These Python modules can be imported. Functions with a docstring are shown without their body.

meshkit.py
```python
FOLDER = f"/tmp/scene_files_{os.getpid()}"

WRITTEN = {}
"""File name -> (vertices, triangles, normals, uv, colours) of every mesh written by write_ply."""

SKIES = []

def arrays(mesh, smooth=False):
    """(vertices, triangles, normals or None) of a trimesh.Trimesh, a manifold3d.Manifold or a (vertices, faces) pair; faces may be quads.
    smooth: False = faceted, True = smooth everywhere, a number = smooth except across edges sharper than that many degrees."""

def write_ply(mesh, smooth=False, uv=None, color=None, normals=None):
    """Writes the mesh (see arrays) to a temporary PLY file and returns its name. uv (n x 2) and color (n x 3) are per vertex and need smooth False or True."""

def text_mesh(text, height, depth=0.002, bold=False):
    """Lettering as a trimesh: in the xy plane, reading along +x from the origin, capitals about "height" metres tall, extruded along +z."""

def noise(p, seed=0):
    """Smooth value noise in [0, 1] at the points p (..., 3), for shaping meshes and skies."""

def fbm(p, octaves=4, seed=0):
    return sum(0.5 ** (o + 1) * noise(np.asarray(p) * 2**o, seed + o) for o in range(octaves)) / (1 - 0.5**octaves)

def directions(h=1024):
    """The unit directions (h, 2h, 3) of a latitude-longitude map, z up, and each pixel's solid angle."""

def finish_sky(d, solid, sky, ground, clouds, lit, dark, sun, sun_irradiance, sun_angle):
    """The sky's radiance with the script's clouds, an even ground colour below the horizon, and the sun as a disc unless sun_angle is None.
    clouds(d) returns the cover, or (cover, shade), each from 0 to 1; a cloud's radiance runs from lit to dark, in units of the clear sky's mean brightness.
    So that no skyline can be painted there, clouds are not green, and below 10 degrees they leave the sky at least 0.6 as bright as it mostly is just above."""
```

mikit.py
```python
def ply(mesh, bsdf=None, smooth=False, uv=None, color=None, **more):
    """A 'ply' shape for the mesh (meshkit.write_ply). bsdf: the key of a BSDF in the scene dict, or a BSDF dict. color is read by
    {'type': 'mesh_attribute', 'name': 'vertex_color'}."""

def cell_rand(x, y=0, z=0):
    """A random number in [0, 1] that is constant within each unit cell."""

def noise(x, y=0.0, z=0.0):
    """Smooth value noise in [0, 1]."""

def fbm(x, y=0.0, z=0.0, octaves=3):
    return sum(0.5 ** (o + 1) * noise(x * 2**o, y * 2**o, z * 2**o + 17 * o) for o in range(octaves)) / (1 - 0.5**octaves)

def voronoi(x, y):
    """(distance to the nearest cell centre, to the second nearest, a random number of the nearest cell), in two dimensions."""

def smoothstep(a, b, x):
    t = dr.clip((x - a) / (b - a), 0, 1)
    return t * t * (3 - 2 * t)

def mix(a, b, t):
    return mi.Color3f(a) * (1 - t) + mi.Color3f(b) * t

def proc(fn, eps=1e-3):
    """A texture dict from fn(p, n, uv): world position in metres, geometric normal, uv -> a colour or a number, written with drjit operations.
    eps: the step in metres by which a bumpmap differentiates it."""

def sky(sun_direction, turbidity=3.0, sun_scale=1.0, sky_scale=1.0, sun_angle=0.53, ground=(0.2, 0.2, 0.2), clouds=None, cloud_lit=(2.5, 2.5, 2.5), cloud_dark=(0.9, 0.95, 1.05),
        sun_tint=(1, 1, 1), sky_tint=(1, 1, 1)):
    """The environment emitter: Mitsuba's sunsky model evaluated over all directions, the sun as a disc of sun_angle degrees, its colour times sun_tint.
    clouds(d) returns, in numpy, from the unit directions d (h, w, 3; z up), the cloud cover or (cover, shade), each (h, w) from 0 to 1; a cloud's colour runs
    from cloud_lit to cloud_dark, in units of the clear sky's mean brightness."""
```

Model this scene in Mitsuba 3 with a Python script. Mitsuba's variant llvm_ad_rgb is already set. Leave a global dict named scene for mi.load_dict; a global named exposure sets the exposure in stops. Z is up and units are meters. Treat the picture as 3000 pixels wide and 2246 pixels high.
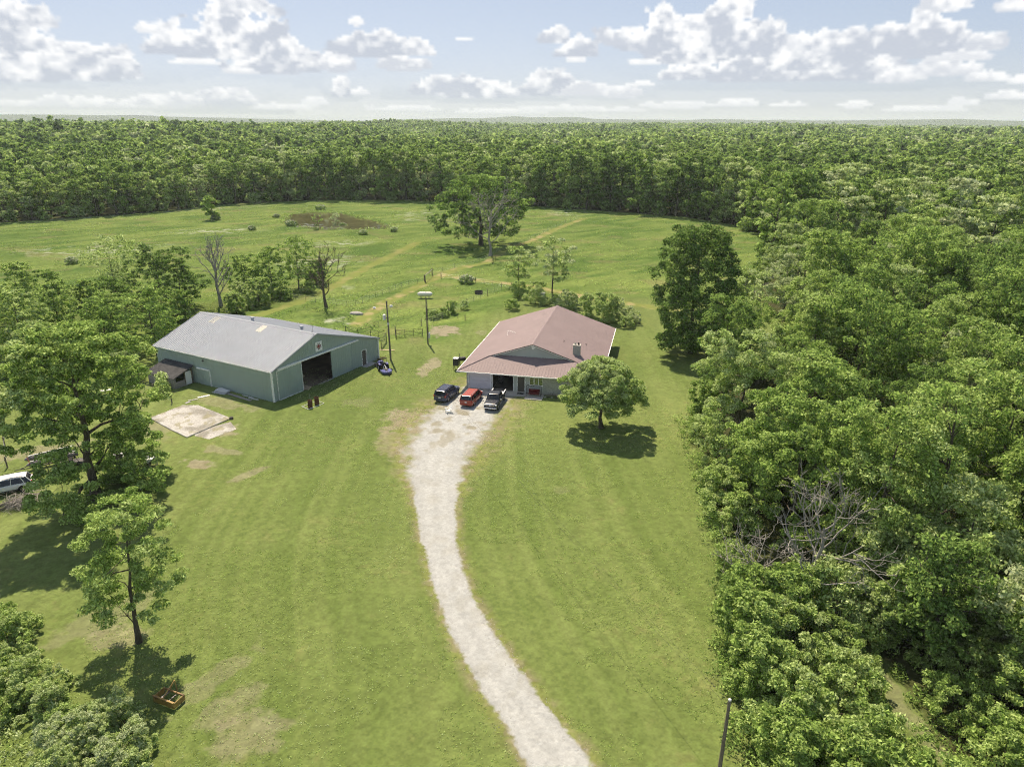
"""Aerial view of a farmstead: metal barn, house, gravel drive, pasture and oak woods under fair-weather cumulus."""
import math
import numpy as np
import trimesh
import drjit as dr
import mitsuba as mi
import mikit
import meshkit
from mikit import noise, fbm, smoothstep, mix, proc

T = mi.ScalarTransform4f
scene, labels = {}, {}

# ------------------------------------------------------------------ camera, sky, exposure
CAM_Z, PITCH, ROLL, FOCAL = 38.0, math.radians(20.014), math.radians(0.279), 2089.66
_f = np.array([0, math.cos(PITCH), -math.sin(PITCH)])
_u = np.array([0, math.sin(PITCH), math.cos(PITCH)])
_x = np.array([1.0, 0, 0])
_up = _u * math.cos(ROLL) - _x * math.sin(ROLL)
eye = np.array([0, 0, CAM_Z])
scene['camera'] = {'type': 'perspective', 'fov': 2 * math.degrees(math.atan(1500 / FOCAL)), 'fov_axis': 'x', 'near_clip': 0.5, 'far_clip': 40000.0,
                   'to_world': T().look_at(origin=eye.tolist(), target=(eye + _f).tolist(), up=_up.tolist()), 'medium': {'type': 'ref', 'id': 'haze_air'}}
SUN_EL = math.radians(56)
SUN = (-0.31 * math.cos(SUN_EL), 0.951 * math.cos(SUN_EL), math.sin(SUN_EL))
exposure = 2.4

# clouds: (azimuth, base elevation, half width, height) in degrees
CLOUDS = [
    (-33.5, 4.3, 4.6, 2.6), (-30.5, 3.0, 5.2, 2.1), (-33.0, 2.6, 3.0, 2.0), (-28.6, 2.75, 3.4, 1.2), (-27.0, 3.5, 1.5, .6),
    (-22.6, 4.45, 3.1, 1.6), (-19.2, 4.6, 3.2, 3.4), (-17.2, 3.6, 3.6, 2.0), (-19.2, 3.3, 1.3, .6), (-24.8, 5.6, 0.9, .5), (-23, 3.7, .9, .35), (-21.5, 3.75, .9, .3),
    (-10.0, 4.7, 3.2, 1.35), (-7.0, 4.75, 1.8, .95), (-12.9, 3.6, 1.5, .95), (-8.0, 3.75, 2.0, .9), (-11.2, 6.5, .6, .45), (-3.6, 5.6, .8, .25),
    (-12.6, 1.95, .8, 1.35), (-11.4, 1.95, .8, .45),
    (-5.2, 2.05, 2.6, 1.05), (-2.0, 2.0, 3.2, 1.25), (2.3, 2.25, 2.3, 1.35), (5.0, 2.05, 2.6, .75), (8.0, 1.95, 1.4, .75),
    (2.9, 5.6, 1.2, 1.05), (4.5, 4.75, 1.7, 1.1), (4.6, 4.3, .7, .35),
    (8.6, 5.5, 2.6, 1.0), (10.6, 5.2, 3.0, 2.3), (13.0, 4.5, 3.6, 2.6), (15.2, 4.9, 2.6, 3.0), (17.6, 4.7, 2.0, 1.9), (13.2, 3.2, 3.2, 1.3), (16.4, 3.15, 3.2, 1.6),
    (20.2, 3.7, 3.4, 2.5), (20.8, 3.1, 3.0, 1.5), (23.0, 3.9, 2.0, 2.0), (24.0, 3.0, 2.8, 1.3), (26.0, 2.85, 2.2, .8),
    (25.6, 4.7, 1.5, 1.6), (28.0, 4.5, 2.7, 2.2), (29.5, 4.0, 1.9, .6), (30.6, 4.55, 1.4, .9), (29.2, 3.2, 2.0, .8), (31.5, 2.7, 1.4, .7), (28.5, 6.9, 1.5, .8), (33.0, 6.6, 2.0, 0.7),
    (9.6, 4.15, 1.2, .3), (9.5, 2.7, .9, .25),
    (-29.5, 1.0, 5.5, .55), (-24.0, 1.1, 3.6, .7), (-20.6, 1.15, 2.6, .95), (-17.0, 1.0, 2.4, .3), (-14.5, 1.3, 1.0, .35), (-8, .9, 3, .3), (-1, .8, 4, .3), (5, .9, 5, .35), (12, 1.2, 3, .35), (16.4, 1.35, 1.6, .4),
    (19.5, 1.25, 1.5, .3), (24, 1.2, 1.2, .35), (28, .9, 2.6, .3), (30.4, 1.3, .8, .35), (33.0, 1.6, 1.4, .5), (33.5, 2.6, 1.2, .5),
]


def cloud_cover(d):
    az = np.degrees(np.arctan2(d[..., 0], d[..., 1]))
    el = np.degrees(np.arcsin(np.clip(d[..., 2], -1, 1)))
    P = np.stack([az, el * 1.4, az * 0], -1)
    n1 = meshkit.fbm(P * 0.55, 5, 3) - .5
    n2 = meshkit.fbm(P * 1.9 + 9, 4, 11) - .5
    bill = np.abs(meshkit.fbm(P * 1.1 + 31, 4, 17) - .5) * 2
    field = np.full(az.shape, -9.0)
    lit = np.zeros(az.shape)
    for k, (a, b, w, h) in enumerate(CLOUDS):
        q = (az - a) / w
        y = (el - b) / h
        dome = 1 - q * q - np.where(y > 0, y * y * 1.0, (y * 4.6) ** 2)
        f = dome + (n1 * 2.3 + n2 * 1.1 - bill * .45 + .2) * np.clip(.45 + y, .1, 1)
        f = np.where(np.abs(q) < 1.8, f, -9)
        sh = np.clip(1.0 - y * 1.15 + n1 * 2.6 + n2 * 2.2, 0, 1)
        lit = np.where(f > field, sh * min(1, h / 1.1), lit)
        field = np.maximum(field, f)
    soft = .22 + .25 * np.clip(1.4 - el, 0, 1)
    cover = np.clip((field + .04) / soft, 0, 1)
    cover = cover * cover * (3 - 2 * cover)
    # beyond the view: scattered cumulus of the same kind, thin veil everywhere
    out = np.clip((np.abs(az) - 37) / 6, 0, 1) + np.clip((el - 8.8) / 3, 0, 1)
    s = np.clip(np.sin(np.radians(np.clip(el, 1, 90))), .05, 1)
    Q = np.stack([d[..., 0] / s, d[..., 1] / s, s * 0], -1) * 1.3
    far = np.clip((meshkit.fbm(Q, 5, 23) - .60) / .06, 0, 1)
    cover = np.where(out > 0, cover * np.clip(1 - out, 0, 1) + far * np.clip(out, 0, 1), cover)
    veil = .16 + .50 * np.exp(-np.clip(el, 0, 90) / 2.2) + .05 * (n1 + .3)
    cover = np.maximum(cover * (1 - .35 * np.exp(-np.clip(el, 0, 90) / 1.1)), np.clip(veil, 0, 1))
    shade = np.clip(lit, 0, 1) * .85 * np.clip((cover - .2) / .5, 0, 1) + np.clip(1 - (cover - .2) / .5, 0, 1) * .92
    return cover, shade


scene['sky'] = mikit.sky(SUN, turbidity=3.0, clouds=cloud_cover, sky_scale=.66, cloud_lit=(3.25, 3.25, 3.25), cloud_dark=(1.5, 1.66, 1.98), ground=(.07, .10, .03), sky_tint=(1.42, 1.13, 1.03))
scene['haze_air'] = {'type': 'homogeneous', 'albedo': {'type': 'rgb', 'value': [.80, .90, .99]}, 'sigma_t': 1.0e-4}

# ------------------------------------------------------------------ helpers
def rgb(*c):
    return {'type': 'rgb', 'value': list(c)}


def mat(name, color, rough=.6, metal=0.0, spec=.4, coat=0.0, bump=None, two=True, eps=2e-3):
    """one principled material as a scene entry; color is a triple or fn(p, n, uv)"""
    d = {'type': 'principled', 'base_color': proc(color) if callable(color) else rgb(*color), 'roughness': rough, 'metallic': metal, 'specular': spec}
    if coat:
        d.update(clearcoat=coat, clearcoat_gloss=.9)
    if bump:
        d = {'type': 'bumpmap', 'arbitrary': proc(bump[0], eps), 'scale': bump[1], 'bsdf': d}
    scene[name] = {'type': 'twosided', 'bsdf': d} if two else d
    return name


def key(name):
    if name not in scene and name not in labels and not any(k.startswith(name + '__') for k in scene):
        return name
    i = 1
    while True:
        k = f'{name}_{i:03d}'
        if k not in scene and k not in labels and not any(q.startswith(k + '__') for q in scene):
            return k
        i += 1


_used = {}


def thing(name, label=None, cat=None, group=None):
    n = _used.get(name, 0)
    _used[name] = n + 1
    k = name if n == 0 else f'{name}_{n:03d}'
    if label:
        labels[k] = {'label': label, 'category': cat}
        if group:
            labels[k]['group'] = group
    return k


def put(name, mesh, bsdf, parent=None, smooth=False, label=None, cat=None, kind=None, group=None, uv=None, M=None):
    full = f'{parent}__{name}' if parent else name
    n = _used.get(full, 0)
    _used[full] = n + 1
    k = full if n == 0 else f'{full}_{n:03d}'
    if isinstance(mesh, MB):
        mesh = mesh.mesh()
    scene[k] = mikit.ply(mesh, bsdf, smooth=smooth, uv=uv)
    if M is not None:
        scene[k]['to_world'] = T(np.asarray(M).tolist()) if not isinstance(M, type(T())) else M
    if label or kind:
        labels[k] = {}
        if label:
            labels[k]['label'] = label
        if cat:
            labels[k]['category'] = cat
        if kind:
            labels[k]['kind'] = kind
        if group:
            labels[k]['group'] = group
    return k


class MB:
    """collects simple solids into one mesh"""
    def __init__(self, frame=None):
        self.v, self.f, self.n, self.M = [], [], 0, frame

    def raw(self, v, f):
        v = np.asarray(v, float)
        f = np.asarray(f, int)
        if f.shape[1] == 4:
            f = np.vstack([f[:, [0, 1, 2]], f[:, [0, 2, 3]]])
        if self.M is not None:
            v = v @ self.M[:3, :3].T + self.M[:3, 3]
        self.v.append(v)
        self.f.append(f + self.n)
        self.n += len(v)
        return self

    def box(self, x0, x1, y0, y1, z0, z1, ch=0.0):
        if ch:
            c = trimesh.creation.box([x1 - x0, y1 - y0, z1 - z0])
            p = np.array([[x, y, z] for x in (x0, x1) for y in (y0, y1) for z in (z0, z1)], float)
            ctr = p.mean(0)
            q = []
            for k in range(3):
                s = p.copy()
                o = [a for a in range(3) if a != k]
                s[:, o] -= np.sign(p[:, o] - ctr[o]) * ch
                q.append(s)
            h = trimesh.convex.convex_hull(np.vstack(q))
            return self.raw(h.vertices, h.faces)
        p = [[x, y, z] for x in (x0, x1) for y in (y0, y1) for z in (z0, z1)]
        return self.raw(p, [[0, 1, 3, 2], [4, 6, 7, 5], [0, 4, 5, 1], [2, 3, 7, 6], [0, 2, 6, 4], [1, 5, 7, 3]])

    def tube(self, pts, r, n=8, cap=True):
        p = np.asarray(pts, float)
        r = np.broadcast_to(np.asarray(r, float), (len(p),))
        t = np.gradient(p, axis=0)
        t /= np.linalg.norm(t, axis=1, keepdims=True) + 1e-12
        a0 = np.array([0, 0, 1.0]) if abs(t[:, 2]).mean() < .8 else np.array([1.0, 0, 0])
        a = np.cross(t, a0)
        a /= np.linalg.norm(a, axis=1, keepdims=True) + 1e-12
        b = np.cross(t, a)
        g = np.arange(n) * 2 * np.pi / n
        v = (p[:, None] + r[:, None, None] * (np.cos(g)[None, :, None] * a[:, None] + np.sin(g)[None, :, None] * b[:, None])).reshape(-1, 3)
        f = []
        for i in range(len(p) - 1):
            for j in range(n):
                f.append([i * n + j, i * n + (j + 1) % n, (i + 1) * n + (j + 1) % n, (i + 1) * n + j])
        self.raw(v, f)
        if cap:
            for i, s in ((0, 1), (len(p) - 1, -1)):
                c = np.vstack([v[i * n:(i + 1) * n], p[i]])
                self.raw(c, [[j, (j + 1) % n, n][::s] for j in range(n)])
        return self

    def cyl(self, c, r, h, n=16, axis=2, r2=None):
        d = np.zeros(3)
        d[axis] = h
        return self.tube([np.asarray(c, float), np.asarray(c, float) + d], [r, r if r2 is None else r2], n)

    def lathe(self, prof, c=(0, 0, 0), n=16, axis=2):
        prof = np.asarray(prof, float)
        g = np.arange(n) * 2 * np.pi / n
        v = np.stack([prof[:, None, 0] * np.cos(g), prof[:, None, 0] * np.sin(g), np.repeat(prof[:, 1:2], n, 1)], -1).reshape(-1, 3)
        if axis == 0:
            v = v[:, [2, 0, 1]]
        elif axis == 1:
            v = v[:, [1, 2, 0]]
        f = []
        for i in range(len(prof) - 1):
            for j in range(n):
                f.append([i * n + j, i * n + (j + 1) % n, (i + 1) * n + (j + 1) % n, (i + 1) * n + j])
        return self.raw(v + np.asarray(c, float), f)

    def prism(self, poly, y0, y1):
        """polygon in (x, z) extruded from y0 to y1 (convex or not)"""
        from shapely.geometry import Polygon
        m = trimesh.creation.extrude_polygon(Polygon(poly), y1 - y0, engine='earcut')
        v = np.array(m.vertices)
        return self.raw(np.stack([v[:, 0], y1 - v[:, 2], v[:, 1]], -1), m.faces)

    def quad(self, *p):
        return self.raw(p, [[0, 1, 2, 3]])

    def add(self, m):
        return self.raw(m.vertices, m.faces)

    def mesh(self):
        return trimesh.Trimesh(np.vstack(self.v), np.vstack(self.f), process=False)


def frame(x, y, z=0.0, yaw=0.0):
    M = np.eye(4)
    c, s = math.cos(yaw), math.sin(yaw)
    M[:3, :3] = [[c, -s, 0], [s, c, 0], [0, 0, 1]]
    M[:3, 3] = (x, y, z)
    return M

# ------------------------------------------------------------------ land: outlines in metres
LAWN_EDGE = [(14.0, 20), (14.7, 34), (15.8, 40), (16.3, 45.8), (19, 53.8), (20.2, 65.9), (21.3, 76.8), (23.2, 88), (29, 103), (43, 116), (52, 132), (54, 150), (56, 168), (70, 193), (88, 232), (92, 262), (90.2, 286.5),
             (74.8, 315.5), (41.3, 338.4), (9.6, 358.8), (-50.3, 382.8), (-98.7, 382.8), (-143.3, 360.3), (-151.7, 337.7), (-169.5, 313.9), (-184.6, 302.2), (-203, 286.8), (-260, 262), (-300, 200), (-300, 0), (14, 0)]
DRIVE = [(3.6, 30, 1.9), (3.15, 34, 1.85), (.95, 38.3, 1.65), (-2.05, 44.1, 1.55), (-4.6, 50.3, 1.5), (-6.55, 57.5, 1.55), (-7.9, 65.2, 2.0), (-8.4, 70, 2.5), (-8.8, 75, 3.2), (-8.8, 81, 4.2), (-8.0, 87, 4.8), (-6.2, 93, 4.6), (-4.6, 97.5, 4.0), (-3.8, 101, 4.0)]
DRIVE_XY = [q[:2] for q in DRIVE]
DRIVE_Y = [q[1] for q in DRIVE]
DRIVE_W = [q[2] for q in DRIVE]
PATHS = [[(-31.3, 138.7), (-28.7, 156.4), (-25.2, 168.2), (-20.2, 184.7), (-15.1, 197.5), (-7.7, 206.1), (-2.6, 228.8), (6.8, 248.3), (16.4, 277.4), (30, 308.9)],
         [(-57, 138), (-53.2, 145.6), (-48.4, 156), (-44.1, 172.9), (-40.8, 196.9), (-35.8, 223.5), (-32.4, 242)],
         [(-18.1, 187.8), (-9.2, 182), (-.8, 178.3), (8.3, 171.5), (16.6, 164.2), (25.4, 157.5), (36, 150)]]
POND = [(-93.3, 294), (-98.3, 320.2), (-89.5, 329.3), (-76.3, 326.3), (-64.7, 310), (-48.9, 287.6), (-44.8, 275.6), (-60.6, 273.2), (-72.7, 272.7), (-83.9, 280.3)]
# bare or worn ground: x, y, half length, half width, turn, strength
BARE = [(-37.1, 76.0, 2.5, 1.3, -.35, .9), (-35.4, 79.6, 3.2, 1.2, -.35, .5), (-30.3, 73.4, 2.6, .9, .9, .6), (-13.2, 134.2, 3.6, 4.6, 0, 1.0), (-13.9, 112.0, 1.7, 5.4, -.18, .85), (-38.1, 85.9, 2.6, 2.3, .3, .8),
        (-17.2, 36.2, 2.9, 2.4, .4, .5), (-13.4, 89.5, 5.0, 5.5, 0, .95), (-14.8, 82, 2.6, 5.5, .2, .6), (-2.4, 85, 1.2, 6, -.3, .4), (-22.0, 96.2, 2.4, 2.2, 0, .25), (-33.5, 48.0, 5.5, 2.2, .9, .35), (-31.0, 45.6, 2.4, 1.8, 0, .5), (-60.0, 78.5, 8.0, 2.2, .55, .6), (-47.0, 87.0, 3.0, 5.0, .3, .55),
        (-41.5, 95.6, 6.5, 1.8, -.45, .45), (-21.5, 41.5, 1.2, 5.0, -.5, .35), (-19.6, 38.6, 1.5, 3.0, -.5, .4), (0.6, 91.4, 1.6, 1.2, 0, .35), (5.4, 70, 1.4, 1.0, 0, .2), (-6.0, 133.0, 1.6, 2.4, 0, .35), (27.0, 40.0, 1.2, 7.0, .08, .4), (29, 30, 1.6, 7, 0, .4)]
# white wild flowers in the pasture
BLOOM = [(-190, 300, 40, 8, .72), (-140, 340, 30, 7, .6), (-38, 318, 16, 24, 0), (24, 330, 14, 14, -.4), (-110, 268, 22, 10, .2), (-130, 225, 28, 14, .2), (-56, 205, 16, 16, .3), (-46, 172, 8, 5, 0), (-36, 140, 6, 7, 0), (-60, 240, 20, 9, .3)]


def sd_polyline(x, y, pts, closed=False):
    """(distance to the line, interpolated third value)"""
    best, val = mi.Float(1e9), mi.Float(0)
    n = len(pts)
    for i in range(n if closed else n - 1):
        a, b = pts[i], pts[(i + 1) % n]
        dx, dy = b[0] - a[0], b[1] - a[1]
        t = dr.clip(((x - a[0]) * dx + (y - a[1]) * dy) / (dx * dx + dy * dy), 0, 1)
        d = dr.sqrt(dr.square(x - a[0] - t * dx) + dr.square(y - a[1] - t * dy))
        if len(a) > 2:
            d = d - (a[2] + t * (b[2] - a[2]))
        best = dr.minimum(best, d)
    return best


def inside(x, y, pts):
    c = mi.Int32(0)
    n = len(pts)
    for i in range(n):
        (x0, y0), (x1, y1) = pts[i][:2], pts[(i + 1) % n][:2]
        if y0 == y1:
            continue
        hit = ((y0 > y) != (y1 > y)) & (x < x0 + (y - y0) * ((x1 - x0) / (y1 - y0)))
        c = dr.select(hit, c ^ 1, c)
    return c == 1


def in_poly(x, y, pts):
    x, y = np.asarray(x, float), np.asarray(y, float)
    r = np.zeros(x.shape, bool)
    n = len(pts)
    for i in range(n):
        (x0, y0), (x1, y1) = pts[i][:2], pts[(i + 1) % n][:2]
        if y0 == y1:
            continue
        r ^= ((y0 > y) != (y1 > y)) & (x < x0 + (y - y0) * (x1 - x0) / (y1 - y0))
    return r


def d_poly(x, y, pts, closed=True):
    x, y = np.asarray(x, float), np.asarray(y, float)
    best = np.full(x.shape, 1e9)
    n = len(pts)
    for i in range(n if closed else n - 1):
        a, b = pts[i], pts[(i + 1) % n]
        dx, dy = b[0] - a[0], b[1] - a[1]
        t = np.clip(((x - a[0]) * dx + (y - a[1]) * dy) / (dx * dx + dy * dy), 0, 1)
        best = np.minimum(best, np.hypot(x - a[0] - t * dx, y - a[1] - t * dy))
    return best


def land(x, y):
    """height of the ground"""
    x, y = np.asarray(x, float), np.asarray(y, float)
    r = np.hypot(x, y)
    P = np.stack([x, y, x * 0], -1)
    far = np.clip((r - 430) / 700, 0, 1) ** 2 * (3 - 2 * np.clip((r - 430) / 700, 0, 1))
    z = far * ((meshkit.fbm(P / 420 + 5, 3, 5) - .5) * 34 + 4)
    z += 7 * np.exp(-((x - 150) / 800) ** 2) * np.clip((y - 900) / 1100, 0, 1)
    z += np.clip((r - 5500) / 3500, 0, 1) ** 2 * (64 + 130 * (meshkit.fbm(P / 2600 + 2, 3, 9) - .45))
    z += .22 * (meshkit.fbm(P / 14, 2, 2) - .5) * np.clip((y - 110) / 30, 0, 1)
    inp = in_poly(x, y, POND)
    dp = d_poly(x, y, POND)
    z = z - np.where(inp, np.clip(dp / 3, 0, 1) * .8, 0) + np.where(~inp, .5 * np.exp(-((dp - 5) / 4) ** 2), 0) * np.clip((300 - y) / 20, 0, 1)
    return z
# ------------------------------------------------------------------ ground cover
def drive_mask(x, y):
    d = sd_polyline(x, y, DRIVE)
    w = (fbm(x * .9, y * .9, 0, 3) - .5) * 2.6 * smoothstep(60, 84, y) + (fbm(x * 3.2, y * 3.2, 3, 3) - .5) * .5 + (noise(x / 2.5, y / 2.5, 4) - .5) * .35
    soft = smoothstep(66, 84, y)
    return 1 - smoothstep(-.25 - 1.3 * soft, .2 + 1.0 * soft, d + w), 1 - smoothstep(-.2, 1.3 + 4.0 * soft, d + w * 1.3)


def ground_color(p, n, uv):
    x, y = p.x, p.y
    r = dr.sqrt(x * x + y * y)
    big = fbm(x / 23, y / 23, 1, 3)
    midn = fbm(x / 5.5, y / 5.5, 4, 3)
    small = fbm(x * 1.3, y * 1.3, 7, 3)
    fine = noise(x * 1.7, y * 1.7, 2) * .3 + noise(x * 3.6, y * 3.6, 14) * .4 + noise(x * 8, y * 8, 5) * .3
    # mown lawn, with faint wheel tracks of the mower curving along the drive
    cl = x + 8.2 - 7.0 * dr.exp(-dr.square((y - 34) / 18)) + 1.2 * noise(x / 30, y / 30, 3)
    track = noise(cl / .55, y / 70, 9) * .5 + noise(cl / 1.3, y / 80, 12) * .5
    t = dr.clip(.5 + (big - .5) * 1.1 + (midn - .5) * .6 + (track - .5) * .95, 0, 1)
    lawn = mix((.096, .138, .034), (.142, .182, .056), t)
    lawn = mix(lawn, (.19, .185, .075), smoothstep(.58, .85, small * .6 + midn * .4) * .35)
    lawn = lawn * (.66 + .68 * fine)
    # pasture
    sx = x * .8 + y * .6
    sy = -x * .6 + y * .8
    streak = fbm(sx / 11, sy / 3.2, 21, 4)
    t = dr.clip(.5 + (big - .5) * 1.0 + (streak - .5) * 1.9, 0, 1)
    field = mix((.066, .122, .022), (.150, .204, .050), t)
    field = mix(field, (.19, .165, .085), smoothstep(.60, .78, fbm(x / 9, y / 6, 31, 3)) * .38)
    field = field * (.68 + .64 * (noise(x * 1.9, y * 1.3, 8) * .55 + noise(x * 4.5, y * 4.5, 6) * .45))
    for (bx, by, a, b, turn) in BLOOM:
        c, s = math.cos(turn), math.sin(turn)
        u = ((x - bx) * c + (y - by) * s) / a
        v = (-(x - bx) * s + (y - by) * c) / b
        m = dr.clip(1 - u * u - v * v, 0, 1) * smoothstep(.52, .75, fbm(x / 2.2, y / 1.6, 41, 3)) * .62
        field = mix(field, (.42, .44, .36), m)
    fence_side = y - (128 + .0 * x) + 6 * (noise(x / 8, 3, 3) - .5)
    is_field = smoothstep(-2, 2, fence_side) * smoothstep(.5, -.5, (x + 12) / 6 - (y - 128) / 16) + smoothstep(160, 166, y) + smoothstep(-58, -70, x) * smoothstep(92, 100, y)
    col = mix(lawn, field, dr.clip(is_field, 0, 1))
    # mown tracks through the pasture
    for k, pts in enumerate(PATHS):
        d = sd_polyline(x, y, pts) + (fbm(x / 1.6, y / 1.6, 51, 2) - .5) * 1.6
        m = (1 - smoothstep(.9, 2.1, d)) * (.9 if k != 2 else .95)
        col = mix(col, mix((.17, .20, .05), (.30, .26, .13), smoothstep(.45, .7, fbm(x / 2.4, y / 2.4, 61 + k, 3)) * (.9 if k != 1 else .35)), m)
    # worn and bare soil
    soil = mix((.178, .162, .10), (.262, .246, .175), small) * (.8 + .4 * fine)
    for (bx, by, a, b, turn, k) in BARE:
        c, s = math.cos(turn), math.sin(turn)
        u = ((x - bx) * c + (y - by) * s) / a
        v = (-(x - bx) * s + (y - by) * c) / b
        q = 1 - dr.sqrt(u * u + v * v) + (fbm(x / 1.1, y / 1.1, 71, 4) - .5) * 1.3
        col = mix(col, soil, smoothstep(-.02, .42, q) * k)
    # dry shoulders and gravel of the drive
    gm, sm = drive_mask(x, y)
    dry = mix((.205, .185, .11), (.17, .185, .06), smoothstep(.4, .62, small))
    col = mix(col, dry * (.75 + .5 * fine), sm * .85)
    wheel = dr.abs(sd_polyline(x, y, DRIVE_XY) - .78)
    grav = mix((.302, .318, .314), (.352, .368, .362), fbm(x * .8, y * .8, 81, 4)) * (1.03 - .06 * smoothstep(.2, .7, wheel)) * (.82 + .36 * (noise(x * 4, y * 4, 3) * .6 + noise(x * 11, y * 11, 4) * .4))
    grav = mix(grav, (.20, .185, .125), smoothstep(.5, .75, fbm(x * .7, y * .5, 91, 3)) * (.18 + .6 * smoothstep(74, 90, y)))
    col = mix(col, grav, gm)
    # woodland floor: litter and undergrowth
    ins = inside(x, y, LAWN_EDGE)
    wood = mix((.045, .040, .020), (.050, .070, .018), fbm(x / 3, y / 3, 95, 3))
    far = mix((.040, .062, .016), (.06, .085, .022), fbm(x / 60, y / 60, 96, 3))
    wood = mix(wood, far, smoothstep(450, 800, r))
    edge = sd_polyline(x, y, LAWN_EDGE, True)
    wm = dr.select(ins, 0.0, smoothstep(0.0, 3.0, edge + (fbm(x / 2, y / 2, 97, 2) - .5) * 3))
    trail = (1 - smoothstep(1.0, 2.0, sd_polyline(x, y, [(28.5, 20), (26.6, 34), (27.2, 40), (26.5, 46)]) + (small - .5)))
    col = mix(col, wood, wm * (1 - trail))
    creek = 1 - smoothstep(0, 6, sd_polyline(x, y, [(-120, 135, 9), (-86, 140, 9), (-64, 148, 5), (-52, 166, 3)]) + (midn - .5) * 6)
    col = mix(col, mix((.05, .075, .018), (.10, .14, .03), small), creek * .8)
    return dr.maximum(col, .004)


def ground_bump(p, n, uv):
    x, y = p.x, p.y
    f = smoothstep(110, 170, y)
    return noise(x * 5, y * 5, 1) * .035 * (1 + 2.5 * f) + noise(x * 11, y * 11, 6) * .03 + fbm(x * .9, y * .9, 3, 3) * .10 * (1 + 2 * f)


mat('ground_mat', ground_color, rough=.95, spec=.12, bump=(ground_bump, 1.0), two=False, eps=.03)


def grid_sheet(xs, ys, zoff=0.0):
    X, Y = np.meshgrid(xs, ys, indexing='ij')
    Z = land(X, Y) + zoff
    nx, ny = X.shape
    i, j = np.meshgrid(np.arange(nx - 1), np.arange(ny - 1), indexing='ij')
    a = i * ny + j
    f = np.stack([a, a + ny, a + ny + 1, a + 1], -1).reshape(-1, 4)
    return np.stack([X, Y, Z], -1).reshape(-1, 3), f


def spaced(lo, hi, fine_lo, fine_hi, step, grow=1.12):
    c = list(np.arange(fine_lo, fine_hi + .01, step))
    s = step
    while c[-1] < hi:
        s *= grow
        c.append(c[-1] + s)
    s = step
    while c[0] > lo:
        s *= grow
        c.insert(0, c[0] - s)
    return np.array(c)


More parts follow.
